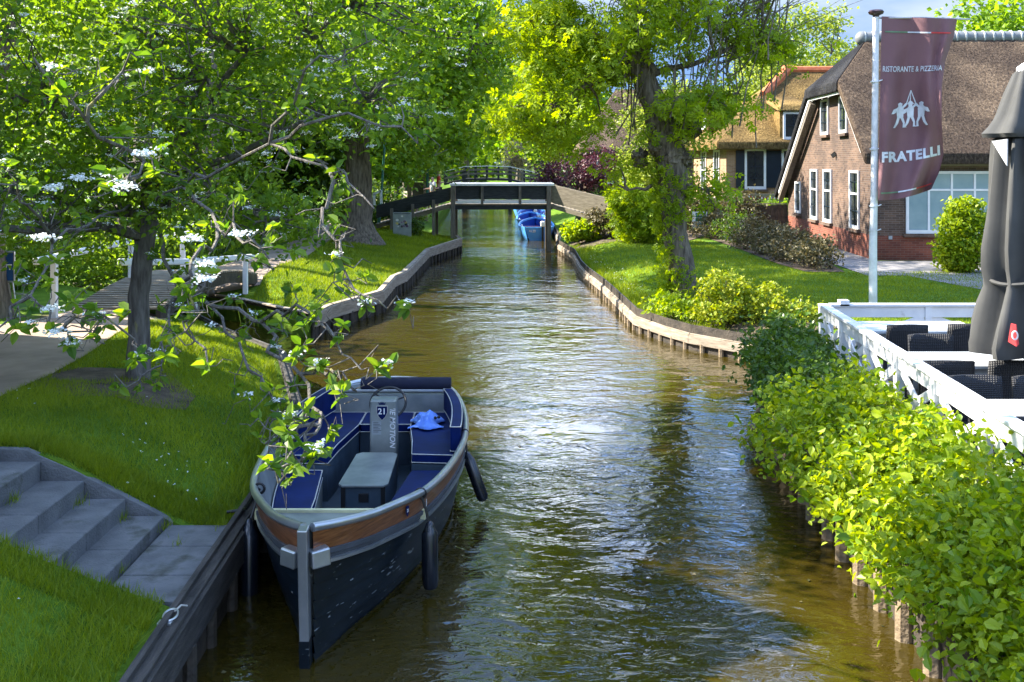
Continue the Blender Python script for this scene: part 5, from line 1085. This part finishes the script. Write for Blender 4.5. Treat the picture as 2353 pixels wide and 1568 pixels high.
# ------------------------------------------------------------- big trees
tree('shade_tree', 'thick trunked tree with flared roots beside the path on the left lawn', 'tree', (-5.2, 34.6, .74), [(0, 0, 0), (.02, 0, 1.6), (0, 0, 3.2), (.1, 0, 4.6)], [.50, .44, .42, .36],
     [((0, 0, 6.4), (4.6, 4, 2.2)), ((2.3, -1.2, 4.3), (1.9, 2.3, 1.5)), ((-3.2, -.5, 4.7), (2.4, 2.5, 1.6)), ((.5, 0, 9.8), (4.8, 4, 2.8)), ((3.9, -1.0, 6.6), (1.6, 2.2, 2.2)), ((-.3, -2.6, 4.6), (1.9, 1.2, 1.0)), ((3.4, -.6, 3.3), (.7, 1.2, .8))],
     1500, 18, .34, .19, M['leafmid'], M['bark'], twigs=260, seed=3, shell=.45, gap=-.35, f=.9, flare=1.95)
ash = tree('ash_tree', 'gnarled ivy grown ash with bright young leaves on the right lawn', 'tree', (3.70, 22, .57), [(0, 0, 0), (-.10, 0, .8), (-.22, 0, 1.6), (-.25, 0, 2.4), (-.36, 0, 3.2), (-.62, 0, 4.1), (-1.1, .1, 5.3)], [.33, .27, .26, .30, .36, .28, .22],
     [((-2.7, 0, 4.1), (1.5, 1.5, 1.0)), ((-1.6, -.3, 5.6), (1.6, 1.5, 1.2)), ((-.3, -.3, 3.9), (1.0, .9, .6)), ((1.0, .2, 4.4), (.8, .9, .6)), ((-.2, 0, 6.9), (2.2, 2, 1.3)), ((-3.1, .2, 5.9), (1.1, 1.3, 1.1)), ((1.7, 0, 5.6), (.9, 1, .7)),
      ((-1.2, .1, 2.3), (.55, .5, .75)), ((.45, -.1, 2.3), (.45, .4, .7)), ((-1.6, 0, 8.4), (2, 2.0, 1.4))],
     800, 14, .20, .22, M['leafash'], M['bark'], shape='spray', twigs=300, seed=5, shell=.25, gap=-.2, f=1.4, upb=.4, flare=1.4)
g = random.Random(12); mb = MB()
for k in range(60):                                 # upright bare shoots and hanging twigs
    a = Vector((3.7 + g.uniform(-1.7, 2.1), 22 + g.gauss(0, .6), .57 + g.uniform(3.2, 5.6))); b = a + Vector((g.gauss(.25, .45), g.gauss(0, .4), g.uniform(1.5, 4.5)))
    mb.tube(wob(a, b, 5, .10, g), [.018, .015, .012, .009, .006, .003], 5)
    for j in range(4): c = a.lerp(b, g.uniform(.3, .9)); mb.tube(wob(c, c + Vector((g.gauss(0, .6), g.gauss(0, .4), g.uniform(.1, .8))), 3, .05, g), [.009, .007, .005, .002], 4, cap=False)
for k in range(22):
    a = Vector((3.7 + g.uniform(.6, 1.6), 22, .57 + g.uniform(4.4, 6.6))); b = a + Vector((g.uniform(.6, 3.0), g.gauss(0, .5), g.uniform(.6, 2.2))); mb.tube(wob(a, b, 5, .12, g), [.02, .016, .012, .009, .006, .003], 4)
def burr(c, r_):
    b0 = len(mb.v); mb.ball(c, r_, 12, 9)
    for i in range(b0, len(mb.v)): v = Vector(mb.v[i]); mb.v[i] = tuple(c + (v - c) * g.uniform(.6, 1.35))
    for j in range(7): e = c + Vector((g.gauss(0, .3), g.gauss(0, .3), g.gauss(.15, .3))); mb.tube(wob(c, e, 3, .05, g), [.014, .01, .007, .003], 4, cap=False)
for k in range(18):
    c = Vector((3.35 + g.gauss(0, .25), 22 + g.gauss(0, .2), .57 + g.uniform(2.9, 3.9))); burr(c, g.uniform(.12, .22))
for k in range(8):
    c = Vector((2.6 + g.gauss(0, .14), 22.1 + g.gauss(0, .12), .57 + g.uniform(4.9, 6.1))); burr(c, g.uniform(.12, .22))
mb.build('shoots', M['bark'], ash, smooth=True)
n = 1500; th = rng.uniform(0, 6.28, n); zz = rng.uniform(.0, 3.0, n); cxs = np.interp(zz, [0, .8, 1.6, 2.4, 3.2], [0, -.10, -.22, -.25, -.36]); rr = np.interp(zz, [0, .8, 1.6, 3], [.42, .33, .32, .38]) + np.abs(rng.normal(size=n)) * .10
k = (np.sin(zz * 3.2 + 1.0) + np.cos(th + 2.6) * 1.4 + rng.normal(size=n) * .4) > .35
leaves('trunk_sprouts', np.stack([3.7 + cxs + rr * np.cos(th), 22 + rr * np.sin(th), .57 + zz], 1)[k], .17, M['leafash'], ash, 'spray', .4, seed=6)

# ------------------------------------------------------------- far trees: three kinds built once and copied
def kind_tree(name, lab, seed, lobes, ncl, per, cr, ls, lm, h0=2.2, r0=.2, tw=60, loc=(0, 0, 0), sh=.4):
    return tree(name, lab, 'tree', loc, [(0, 0, 0), (.05, 0, h0 * .6), (0, .1, h0 * 1.3), (.2, 0, h0 * 2)], [r0, r0 * .85, r0 * .75, r0 * .5], lobes, ncl, per, cr, ls, lm, M['bark'], 'trees along the canal banks', twigs=tw, seed=seed, shell=sh, gap=-.35, f=.9)
k1 = kind_tree('leafy_tree', 'a', 31, [((0, 0, 5), (3, 3, 2.4)), ((1.8, 0, 3.6), (1.8, 2, 1.5)), ((-1.8, .5, 4), (1.9, 2, 1.7)), ((0, 0, 7.6), (2.3, 2.3, 2)), ((0, -1.6, 3), (1.6, 1.4, 1.2))], 520, 20, .36, .26, M['leafmid'])
k2 = kind_tree('dark_tree', 'a', 32, [((0, 0, 4.2), (2.6, 2.6, 2.8)), ((1.5, 0, 3), (1.6, 2, 1.8)), ((-1.5, 0, 3.2), (1.6, 2, 1.8)), ((0, 0, 7), (1.9, 1.9, 2.0))], 520, 20, .34, .25, M['leafdark'])
k3 = kind_tree('light_tree', 'a', 33, [((0, 0, 5), (2.2, 2.2, 3)), ((1.4, 0, 7.5), (1.2, 1.5, 2.4)), ((-1.2, 0, 8.6), (1.2, 1.3, 2.6)), ((0, 0, 3), (2, 2, 1.4))], 420, 26, .34, .19, M['leafwillow'], sh=.2)
used = set()
def put(k, x, y, s, label, rz=None, zs=None):
    o = k if k.name not in used else copy_tree(k); used.add(k.name) if o is k else None
    o.location = (x, y, .55); o.rotation_euler.z = rnd.uniform(0, 6.28) if rz is None else rz; o.scale = (s, s, zs or s); o['label'] = label; return o
put(k1, -11.2, 32.5, 1.0, 'leafy green tree left of the path, between the plank footbridge and the thick tree')
put(k2, -9.2, 39, 1.0, 'dark tree directly behind the long hedge, left of the thick trunk')
put(k2, -14.5, 21.3, 1.0, 'dark tree at the left edge of the picture behind the whitebeam')
put(k1, -14.5, 36, 1.3, 'tall leafy tree far left behind the whitebeam crown')
put(k1, -19, 42, 1.5, 'largest leafy tree at the upper left edge behind the whitebeam')
put(k2, -11.5, 52, 1.5, 'dark tree far behind the long hedge')
put(k1, -6.2, 50, 1.0, 'leafy tree on the left bank just beyond the footbridge')
put(k2, -7.4, 60, 1.25, 'dark tree on the left bank between the two footbridges')
put(k1, -8.2, 74, 1.6, 'tall leafy tree on the left bank beside the far arched bridge')
put(k1, -9.5, 92, 1.9, 'tall leafy tree behind the far arched bridge on the left', None)
put(k1, -5.0, 112, 1.9, 'leafy tree closing the canal view just left of its centre')
put(k3, 1.0, 120, 1.7, 'pale green tree closing the canal view at its centre', None)
put(k1, 4.6, 100, 1.7, 'leafy tree behind the far bridge, right of the canal centre')
put(k1, 4.6, 82, 1.35, 'leafy tree on the right bank beside the far arched bridge')
put(k1, 9.0, 74, .72, 'leafy tree above the purple tree behind the ash crown')
put(k2, 13.2, 66, .8, 'dark tree left of the golden thatched roof')
put(k3, 14.6, 64, .95, 'pale loose tree between the ash and the orange ridge')
put(k3, 16.5, 61, 1.12, 'tall pale tree rising above the orange ridged roof, left one')
put(k3, 19.4, 62, 1.08, 'tall pale tree rising above the orange ridged roof, right one', 1.2)
put(k2, 18, 68, .85, 'dark tree between the pale trees behind the orange ridge')
put(k1, 24.6, 50, 1.25, 'green tree top showing over the restaurant ridge at the right edge')
put(k1, 8.2, 88, .85, 'leafy tree far behind the brick house with the purple tree')
put(k2, 1.0, 145, 2.0, 'dark tree at the very end of the canal view')
put(k2, -16, 60, 1.8, 'tall dark tree in the far left background')
put(k1, -26, 60, 2.0, 'broad leafy tree in the background at the far left edge')
put(k1, 13, 95, .9, 'leafy tree far behind the ash crown on the right')
# purple tree, pale flowering tree
tree('purple_tree', 'small purple leaved tree on the right bank beyond the footbridge', 'tree', (3.2, 50, .58), [(0, 0, 0), (.1, 0, .8), (.2, 0, 1.7)], [.12, .1, .08],
     [((-.5, 0, 2.2), (1.6, 1.4, 1.0)), ((1.1, 0, 2.7), (1.3, 1.2, .9)), ((-1.4, 0, 1.5), (.9, .9, .7)), ((.6, 0, 1.4), (1.2, 1, .8))], 420, 16, .16, .13, M['leafred'], M['bark'], twigs=40, seed=9, shell=.3, gap=-.6, f=1.5)
tree('flowering_tree', 'small tree with pale pinkish blossom behind the far arched bridge', 'tree', (.45, 88, .58), [(0, 0, 0), (.1, 0, 1.2), (.1, 0, 2.4)], [.10, .08, .06],
     [((0, 0, 3.6), (1.1, 1, 1.3)), ((.7, 0, 2.6), (.7, .7, .8)), ((-.5, 0, 2.7), (.7, .7, .8))], 130, 14, .2, .16, M['leafpink'], M['bark'], twigs=40, seed=10, shell=.2, gap=-.4, f=1.5)
# wood at the end of the view
g2 = np.random.default_rng(50); n = 26000; a = g2.uniform(-1.15, 1.15, n); d = g2.uniform(150, 190, n); x = np.sin(a) * d; y = np.cos(a) * d; z = .5 + g2.random(n) ** .8 * (8.5 + 3 * np.sin(a * 23) + 2 * np.sin(a * 57 + 1) - 3.0 * (a > .22))
tag(leaves('far_wood', np.stack([x, y, z], 1), 1.5, M['leafdark'], None, 'quad', .3, .5, seed=51), kind='stuff')

# ------------------------------------------------------------- hedges and shrubs
def chain(pts, r, n=None): return [((p[0], p[1], p[2]), r) for p in pts]
shrub('hedge', 'bright yellow green leafy hedge hanging over the water below the white terrace fence', 'hedge', (3.2, 8, .4), [((.06 - .02 * k, -3.9 + k * .72, .25), (.60 + .04 * math.sin(k * 1.7), .66, .56 + .05 * math.sin(k * 2.3))) for k in range(10)] + [((.36, -3.9 + k * .72, .50), (.36, .6, .46)) for k in range(10)] + [((-.34 + .035 * k, -3.9 + k * .72, .0), (.38, .55, .42)) for k in range(11)],
      4200, 11, .085, .07, M['leafhedge'], shape='leaf', seed=14, shell=.72, gap=-.75, f=2.2, upb=.55, wid=.33, stems=90)
shrub('hedge', 'end of the hedge with shade darkened into its green at the far corner of the white terrace fence', 'hedge', (3.6, 13, .4), [((-.12 + .1 * k, -1.5 + k * .72, .30), (.58, .6, .55)) for k in range(6)] + [((-.35 + .13 * k, -1.5 + k * .72, .0), (.36, .5, .38)) for k in range(6)],
      1500, 10, .09, .075, M['leafhedge_shade'], shape='leaf', seed=15, shell=.65, gap=-.75, f=2.2, upb=.5, wid=.33, stems=40)
G_ = 'golden leaved shrubs on the bank by the ash tree'
shrub('golden_shrub', 'largest round golden shrub at the foot of the ash tree', 'shrub', (4.0, 19.3, .45), [((0, 0, .5), (.48, .45, .55)), ((.25, .1, .4), (.4, .4, .42)), ((-.2, -.1, .3), (.4, .4, .35))], 420, 10, .06, .06, M['leafyellow'], G_, 'leaf', seed=16, shell=.5, gap=-.8)
shrub('golden_shrub', 'middle golden shrub of the three on the bank', 'shrub', (4.8, 19.0, .45), [((0, 0, .35), (.34, .34, .40)), ((-.1, 0, .2), (.34, .3, .3))], 230, 10, .055, .055, M['leafyellow'], G_, 'leaf', seed=17, shell=.5, gap=-.8)
shrub('golden_shrub', 'smallest golden shrub nearest the hedge and terrace corner', 'shrub', (5.3, 18.7, .45), [((0, 0, .25), (.38, .34, .28)), ((.2, 0, .15), (.34, .3, .22))], 200, 9, .055, .055, M['leafyellow'], G_, 'leaf', seed=18, shell=.5, gap=-.8)
shrub('low_plant', 'low bright green plants at the foot of the ash trunk near the quay', 'plant', (3.2, 20.6, .42), [((0, 0, .15), (.45, .5, .28)), ((.4, -.5, .15), (.4, .4, .25))], 170, 9, .06, .07, M['leafash'], None, 'leaf', seed=19)
shrub('laurel_bush', 'dense glossy laurel bush against the restaurant front window', 'bush', (11.8, 26.9, .58), [((0, 0, .9), (.62, .55, .95)), ((.1, 0, 1.4), (.5, .45, .55)), ((-.1, 0, .5), (.6, .5, .5))], 800, 10, .075, .085, M['leafhedge'], None, 'leaf', seed=20, shell=.65, gap=-.9)
g = random.Random(4)
for k, (x, y, rr, h, lb) in enumerate(((8.25, 28.0, .75, .75, 'nearest dark twiggy shrub of the bed beside the restaurant path'), (8.1, 29.8, .8, .85, 'second bronze shrub of the bed, pale stems showing'), (8.05, 31.8, .8, .95, 'third bronze shrub of the bed beside the restaurant gable'), (8.0, 34, .85, 1.05, 'fourth bronze shrub of the bed, yellowish top'), (8.0, 36.4, .9, 1.0, 'dark low shrub of the bed behind the yellowish one'), (7.6, 38.6, .9, .9, 'low green shrub beside the green notice board'))):
    shrub('border_shrub', lb, 'shrub', (x, y, .58), [((0, 0, h * .5), (rr, rr * 1.1, h * .55)), ((.2, .3, h * .75), (rr * .6, rr * .6, h * .35))], 260, 9, .09, .08, M['leafbronze'] if k not in (4,) else M['leafdark'], 'shrubs in the bed beside the restaurant path', 'quad', seed=60 + k, shell=.25, stems=34)
shrub('bronze_hedge', 'tall dull bronze hedge behind the green notice board', 'hedge', (8.2, 41.6, .58), [((-1.2 + k * .55, 0, .75), (.55, .6, .95)) for k in range(6)], 800, 10, .11, .10, M['leafbronze'], None, 'quad', seed=70, shell=.5, stems=30)
shrub('clipped_hedge', 'clipped low hedge with a sunlit top in front of the pale brick house', 'hedge', (9.6, 42.9, .58), [((-2.2 + k * .7, .2, .75), (.5, .35, .6)) for k in range(7)], 500, 10, .09, .10, M['leafmid'], None, 'quad', seed=71, shell=.6)
shrub('round_bush', 'bright large leaved bush at the water edge under the right bridge ramp', 'bush', (2.45, 38.4, .52), [((0, 0, .3), (.55, .45, .42)), ((.45, .1, .3), (.4, .4, .38))], 300, 9, .08, .11, M['leafash'], None, 'leaf', seed=72)
shrub('grey_bush', 'greyish green bush under the right bridge ramp', 'bush', (3.45, 38.6, .52), [((0, 0, .6), (.75, .6, .7)), ((.3, .1, .9), (.5, .5, .5))], 420, 10, .09, .09, M['leafbronze'], None, 'quad', seed=73)
shrub('bright_bush', 'tall yellow green bush behind the ash trunk on its left', 'bush', (4.5, 36.6, .55), [((0, 0, .9), (.85, .8, 1.0)), ((-.3, 0, 1.5), (.6, .6, .6)), ((.8, 0, .8), (.7, .7, .9))], 600, 12, .14, .2, M['leafash'], None, 'spray', seed=74)
shrub('green_bush', 'dark green bush below the window of the brick house', 'bush', (4.6, 49, .55), [((0, 0, .7), (1.2, .8, .9)), ((1.4, 0, .7), (1.0, .8, .8))], 400, 12, .14, .14, M['leafdark'], None, 'quad', seed=75)
shrub('long_hedge', 'long dark green hedge along the left side of the path', 'hedge', (-9, 33, .7), [((.55 - .05 * k, -9 + k * 1.35, .95 + .04 * k), (.75, 1.0, 1.15)) for k in range(14)], 2600, 14, .15, .10, M['leafdark'], None, 'quad', seed=76, shell=.6, f=1.2, stems=20)
shrub('bright_hedge', 'sunlit green shrubbery behind the plank footbridge rails', 'shrubs', (-10.2, 21.5, .6), [((-1.6 + k * .5, -2.8 + k * 1.1, .8), (1.0, .9, 1.2)) for k in range(7)], 1500, 12, .14, .10, M['leafmid'], None, 'quad', seed=77, shell=.5, f=1.2, stems=20)
shrub('left_bank_bush', 'green bush between the footbridge ramp and the thick trunk', 'bush', (-6.2, 43, .6), [((0, 0, .9), (1.4, 1, 1.3)), ((1.6, .5, .6), (.9, .9, .9))], 500, 14, .16, .13, M['leafdark'], None, 'quad', seed=78)
shrub('small_bush', 'small dark bush under the left ramp beside the information panel', 'bush', (-3.7, 38.9, .55), [((0, 0, .35), (.3, .3, .45))], 120, 10, .06, .07, M['leafdark'], None, 'quad', seed=79)
# unseen trees added beyond the left edge, crowns placed to shade the hedge
tree('shade_caster_tree', 'unseen tree added beside the path to shade the far end of the hedge', 'tree', (-8.9, 17.4, .8), [(0, 0, 0), (0, -.2, 3), (.8, -.6, 6), (2.2, -1.2, 7.4)], [.3, .27, .22, .15],
     [((3.4, -1.6, 7.7), (1.6, 1.4, 1.0)), ((1.8, -1.2, 8.6), (1.4, 1.3, 1.0))], 700, 18, .25, .2, M['leafmid'], M['bark'], twigs=30, seed=91, shell=.3)

for k, (x, y, z0, lb) in enumerate(((-9.6, 26.5, 12.6, 'tree added for dappled shade by the near end of the long hedge, crown above the picture'), (-8.6, 29.0, 12.2, 'tree added for dappled shade between the long hedge and the path, crown above the picture'))):  # added for dappled shade on the right lawn, crowns out of view
    tree('dapple_caster_tree', lb, 'tree', (x, y, .75), [(0, 0, 0), (.1, 0, 4), (0, 0, 8), (.2, 0, 12)], [.28, .24, .2, .12],
         [((0, 0, z0), (2.6, 3.2, 1.6)), ((1.5, .5, z0 + 2.8), (2.4, 3.0, 1.5)), ((-.5, -.5, z0 + 4.8), (2.4, 3, 1.6))], 560, 20, .26, .2, M['leafmid'], M['bark'], twigs=60, seed=95 + k, shell=.1, gap=-.1, f=1.4, flat=.3)

put(k3, 5.6, 39.8, .62, 'pale green tree behind the ash trunk')
tree('shade_caster_tree', 'unseen tree added before the steep roofed house to shade the near hedge', 'tree', (-7.9, 7.6, .8), [(0, 0, 0), (0, 0, 3), (.4, .2, 6), (1.4, .4, 7.6)], [.26, .22, .18, .12],
     [((2.6, .6, 8.3), (1.6, 1.5, 1.1)), ((1.6, .2, 9.6), (1.4, 1.4, 1.0))], 800, 18, .25, .2, M['leafmid'], M['bark'], twigs=30, seed=90, shell=.3)  # added out of view so its crown shades the near hedge

# ------------------------------------------------------------- people beyond the bridge ramp
def person(label, loc, height, face, shirt, trousers, hair, arms=((.30, .12), (-.28, .18)), cap=None):
    s = height / 1.75; r = thing('person', label, 'person', loc)
    def skin(name, V, E, Rr, m, par):
        bm = bmesh.new(); vv = [bm.verts.new(v) for v in V]
        for a, b in E: bm.edges.new((vv[a], vv[b]))
        me = bpy.data.meshes.new(name); bm.to_mesh(me); bm.free(); me.materials.append(m); o = link(name, me, par)
        o.modifiers.new('skin', 'SKIN'); lay = me.skin_vertices[0] if me.skin_vertices else None
        if lay is None:
            bpy.context.view_layer.objects.active = o; bpy.ops.mesh.customdata_skin_add(); lay = me.skin_vertices[0]
        for i, q in enumerate(Rr): lay.data[i].radius = (q[0] * s, q[1] * s); lay.data[i].use_root = (i == 0)
        m2 = o.modifiers.new('sub', 'SUBSURF'); m2.levels = 2; m2.render_levels = 2; return o
    J = [(0, 0, .95), (0, 0, 1.15), (0, 0, 1.38), (0, .01, 1.50), (0, -.01, 1.60), (0, -.015, 1.70)]
    Rr = [(.15, .11), (.13, .10), (.17, .11), (.055, .055), (.075, .09), (.06, .07)]
    E = [(0, 1), (1, 2), (2, 3), (3, 4), (4, 5)]
    for k, sx in enumerate((-1, 1)):
        b = len(J); J += [(sx * .19, 0, 1.42), (sx * (.19 + .04), .02, 1.14), (sx * .24, -arms[k][0], 1.0 + arms[k][1])]; Rr += [(.055, .055), (.042, .042), (.03, .03)]; E += [(2, b), (b, b + 1), (b + 1, b + 2)]
        h = J[-1]
        for j in range(5):
            a = (j - 2) * .02; l = (.07, .085, .09, .082, .055)[j] if j < 4 else .06; J.append((h[0] + a, h[1] - l, h[2] - .03)); Rr.append((.010, .010)); E.append((b + 2, len(J) - 1))
        b = len(J); J += [(sx * .09, 0, .86), (sx * .10, -.01, .50), (sx * .10, .01, .09), (sx * .11, -.14, .04)]; Rr += [(.09, .09), (.06, .06), (.045, .045), (.04, .03)]; E += [(0, b), (b, b + 1), (b + 1, b + 2), (b + 2, b + 3)]
    skin('body', [tuple(c * s for c in p) for p in J], E, Rr, M['skin'], r)
    sh_ = [(0, 0, .92), (0, 0, 1.15), (0, 0, 1.40)]; SR = [(.165, .125), (.145, .115), (.185, .125)]; SE = [(0, 1), (1, 2)]
    for sx in (-1, 1): b = len(sh_); sh_ += [(sx * .19, 0, 1.43), (sx * .22, .015, 1.24)]; SR += [(.07, .07), (.062, .062)]; SE += [(2, b), (b, b + 1)]
    skin('shirt', [tuple(c * s for c in p) for p in sh_], SE, SR, shirt, r)
    T = [(0, 0, .93)]; TR = [(.16, .125)]; TE = []
    for sx in (-1, 1): b = len(T); T += [(sx * .09, 0, .85), (sx * .10, -.01, .50), (sx * .10, .01, .12)]; TR += [(.10, .10), (.075, .075), (.06, .06)]; TE += [(0, b), (b, b + 1), (b + 1, b + 2)]
    skin('trousers', [tuple(c * s for c in p) for p in T], TE, TR, trousers, r)
    mb = MB(); mb.ball((0, .02 * s, 1.675 * s), .105 * s, 14, 10, (1, 1, .95)); mb.build('hair' if not cap else 'cap', cap or hair, r, smooth=True)
    for sx in (-1, 1): MB().ball((sx * .03 * s, -.10 * s, 1.64 * s), .011 * s, 6, 5).build('eye', M['black'], r)
    mb = MB(); mb.ball((0, -.115 * s, 1.61 * s), .016 * s, 6, 5); mb.ball((-.078 * s, 0, 1.62 * s), .02 * s, 6, 5); mb.ball((.078 * s, 0, 1.62 * s), .02 * s, 6, 5); mb.build('nose_and_ears', M['skin'], r)
    r.rotation_euler.z = R(face); return r
p = atY(994, 440, 46)
person('person in a pale shirt with reddish hair behind the left ramp of the footbridge', (p.x, 46, 1.2), 1.62, -60, mat('pale_shirt', (.62, .58, .60), .8), mat('dark_trousers', (.02, .025, .05), .8), mat('red_hair', (.16, .045, .025), .7))
p = atY(1008, 440, 49)
person('person in a red shirt partly hidden by leaves behind the left ramp', (p.x, 49, 1.35), 1.70, -80, mat('red_shirt', (.40, .03, .02), .8), mat('grey_trousers', (.05, .05, .05), .8), mat('dark_hair', (.03, .015, .01), .7))

# ------------------------------------------------------------- the house just outside the picture on the left, whose shade falls over boat and steps
r = thing('brick_house', 'steep roofed brick house standing beyond the left edge of the picture', 'house', (-13, 10, .8))
MB().prism([(-20, 15.8, .3), (-20, 15.8, 3.9), (-20, 10.4, 9.3), (-20, 5.0, 3.9), (-20, 5.0, .3)], (11, 0, 0)).build('walls', M['brick1'], r)
MB().prism([(-20.2, 16.0, 3.85), (-20.2, 10.4, 9.45), (-20.2, 4.8, 3.85), (-20.2, 4.8, 4.1), (-20.2, 10.4, 9.7), (-20.2, 16.0, 4.1)], (11.3, 0, 0)).build('roof', M['thatch1'], r)
for y in (6.5, 9.8, 13):
    for z in ((1.6, 4.6) if y > 7 and y < 12 else (1.6,)): window(r, (-8.99, y, z), (0, 1, 0), 1.1, 1.5, (.5,), (.6,), .08)
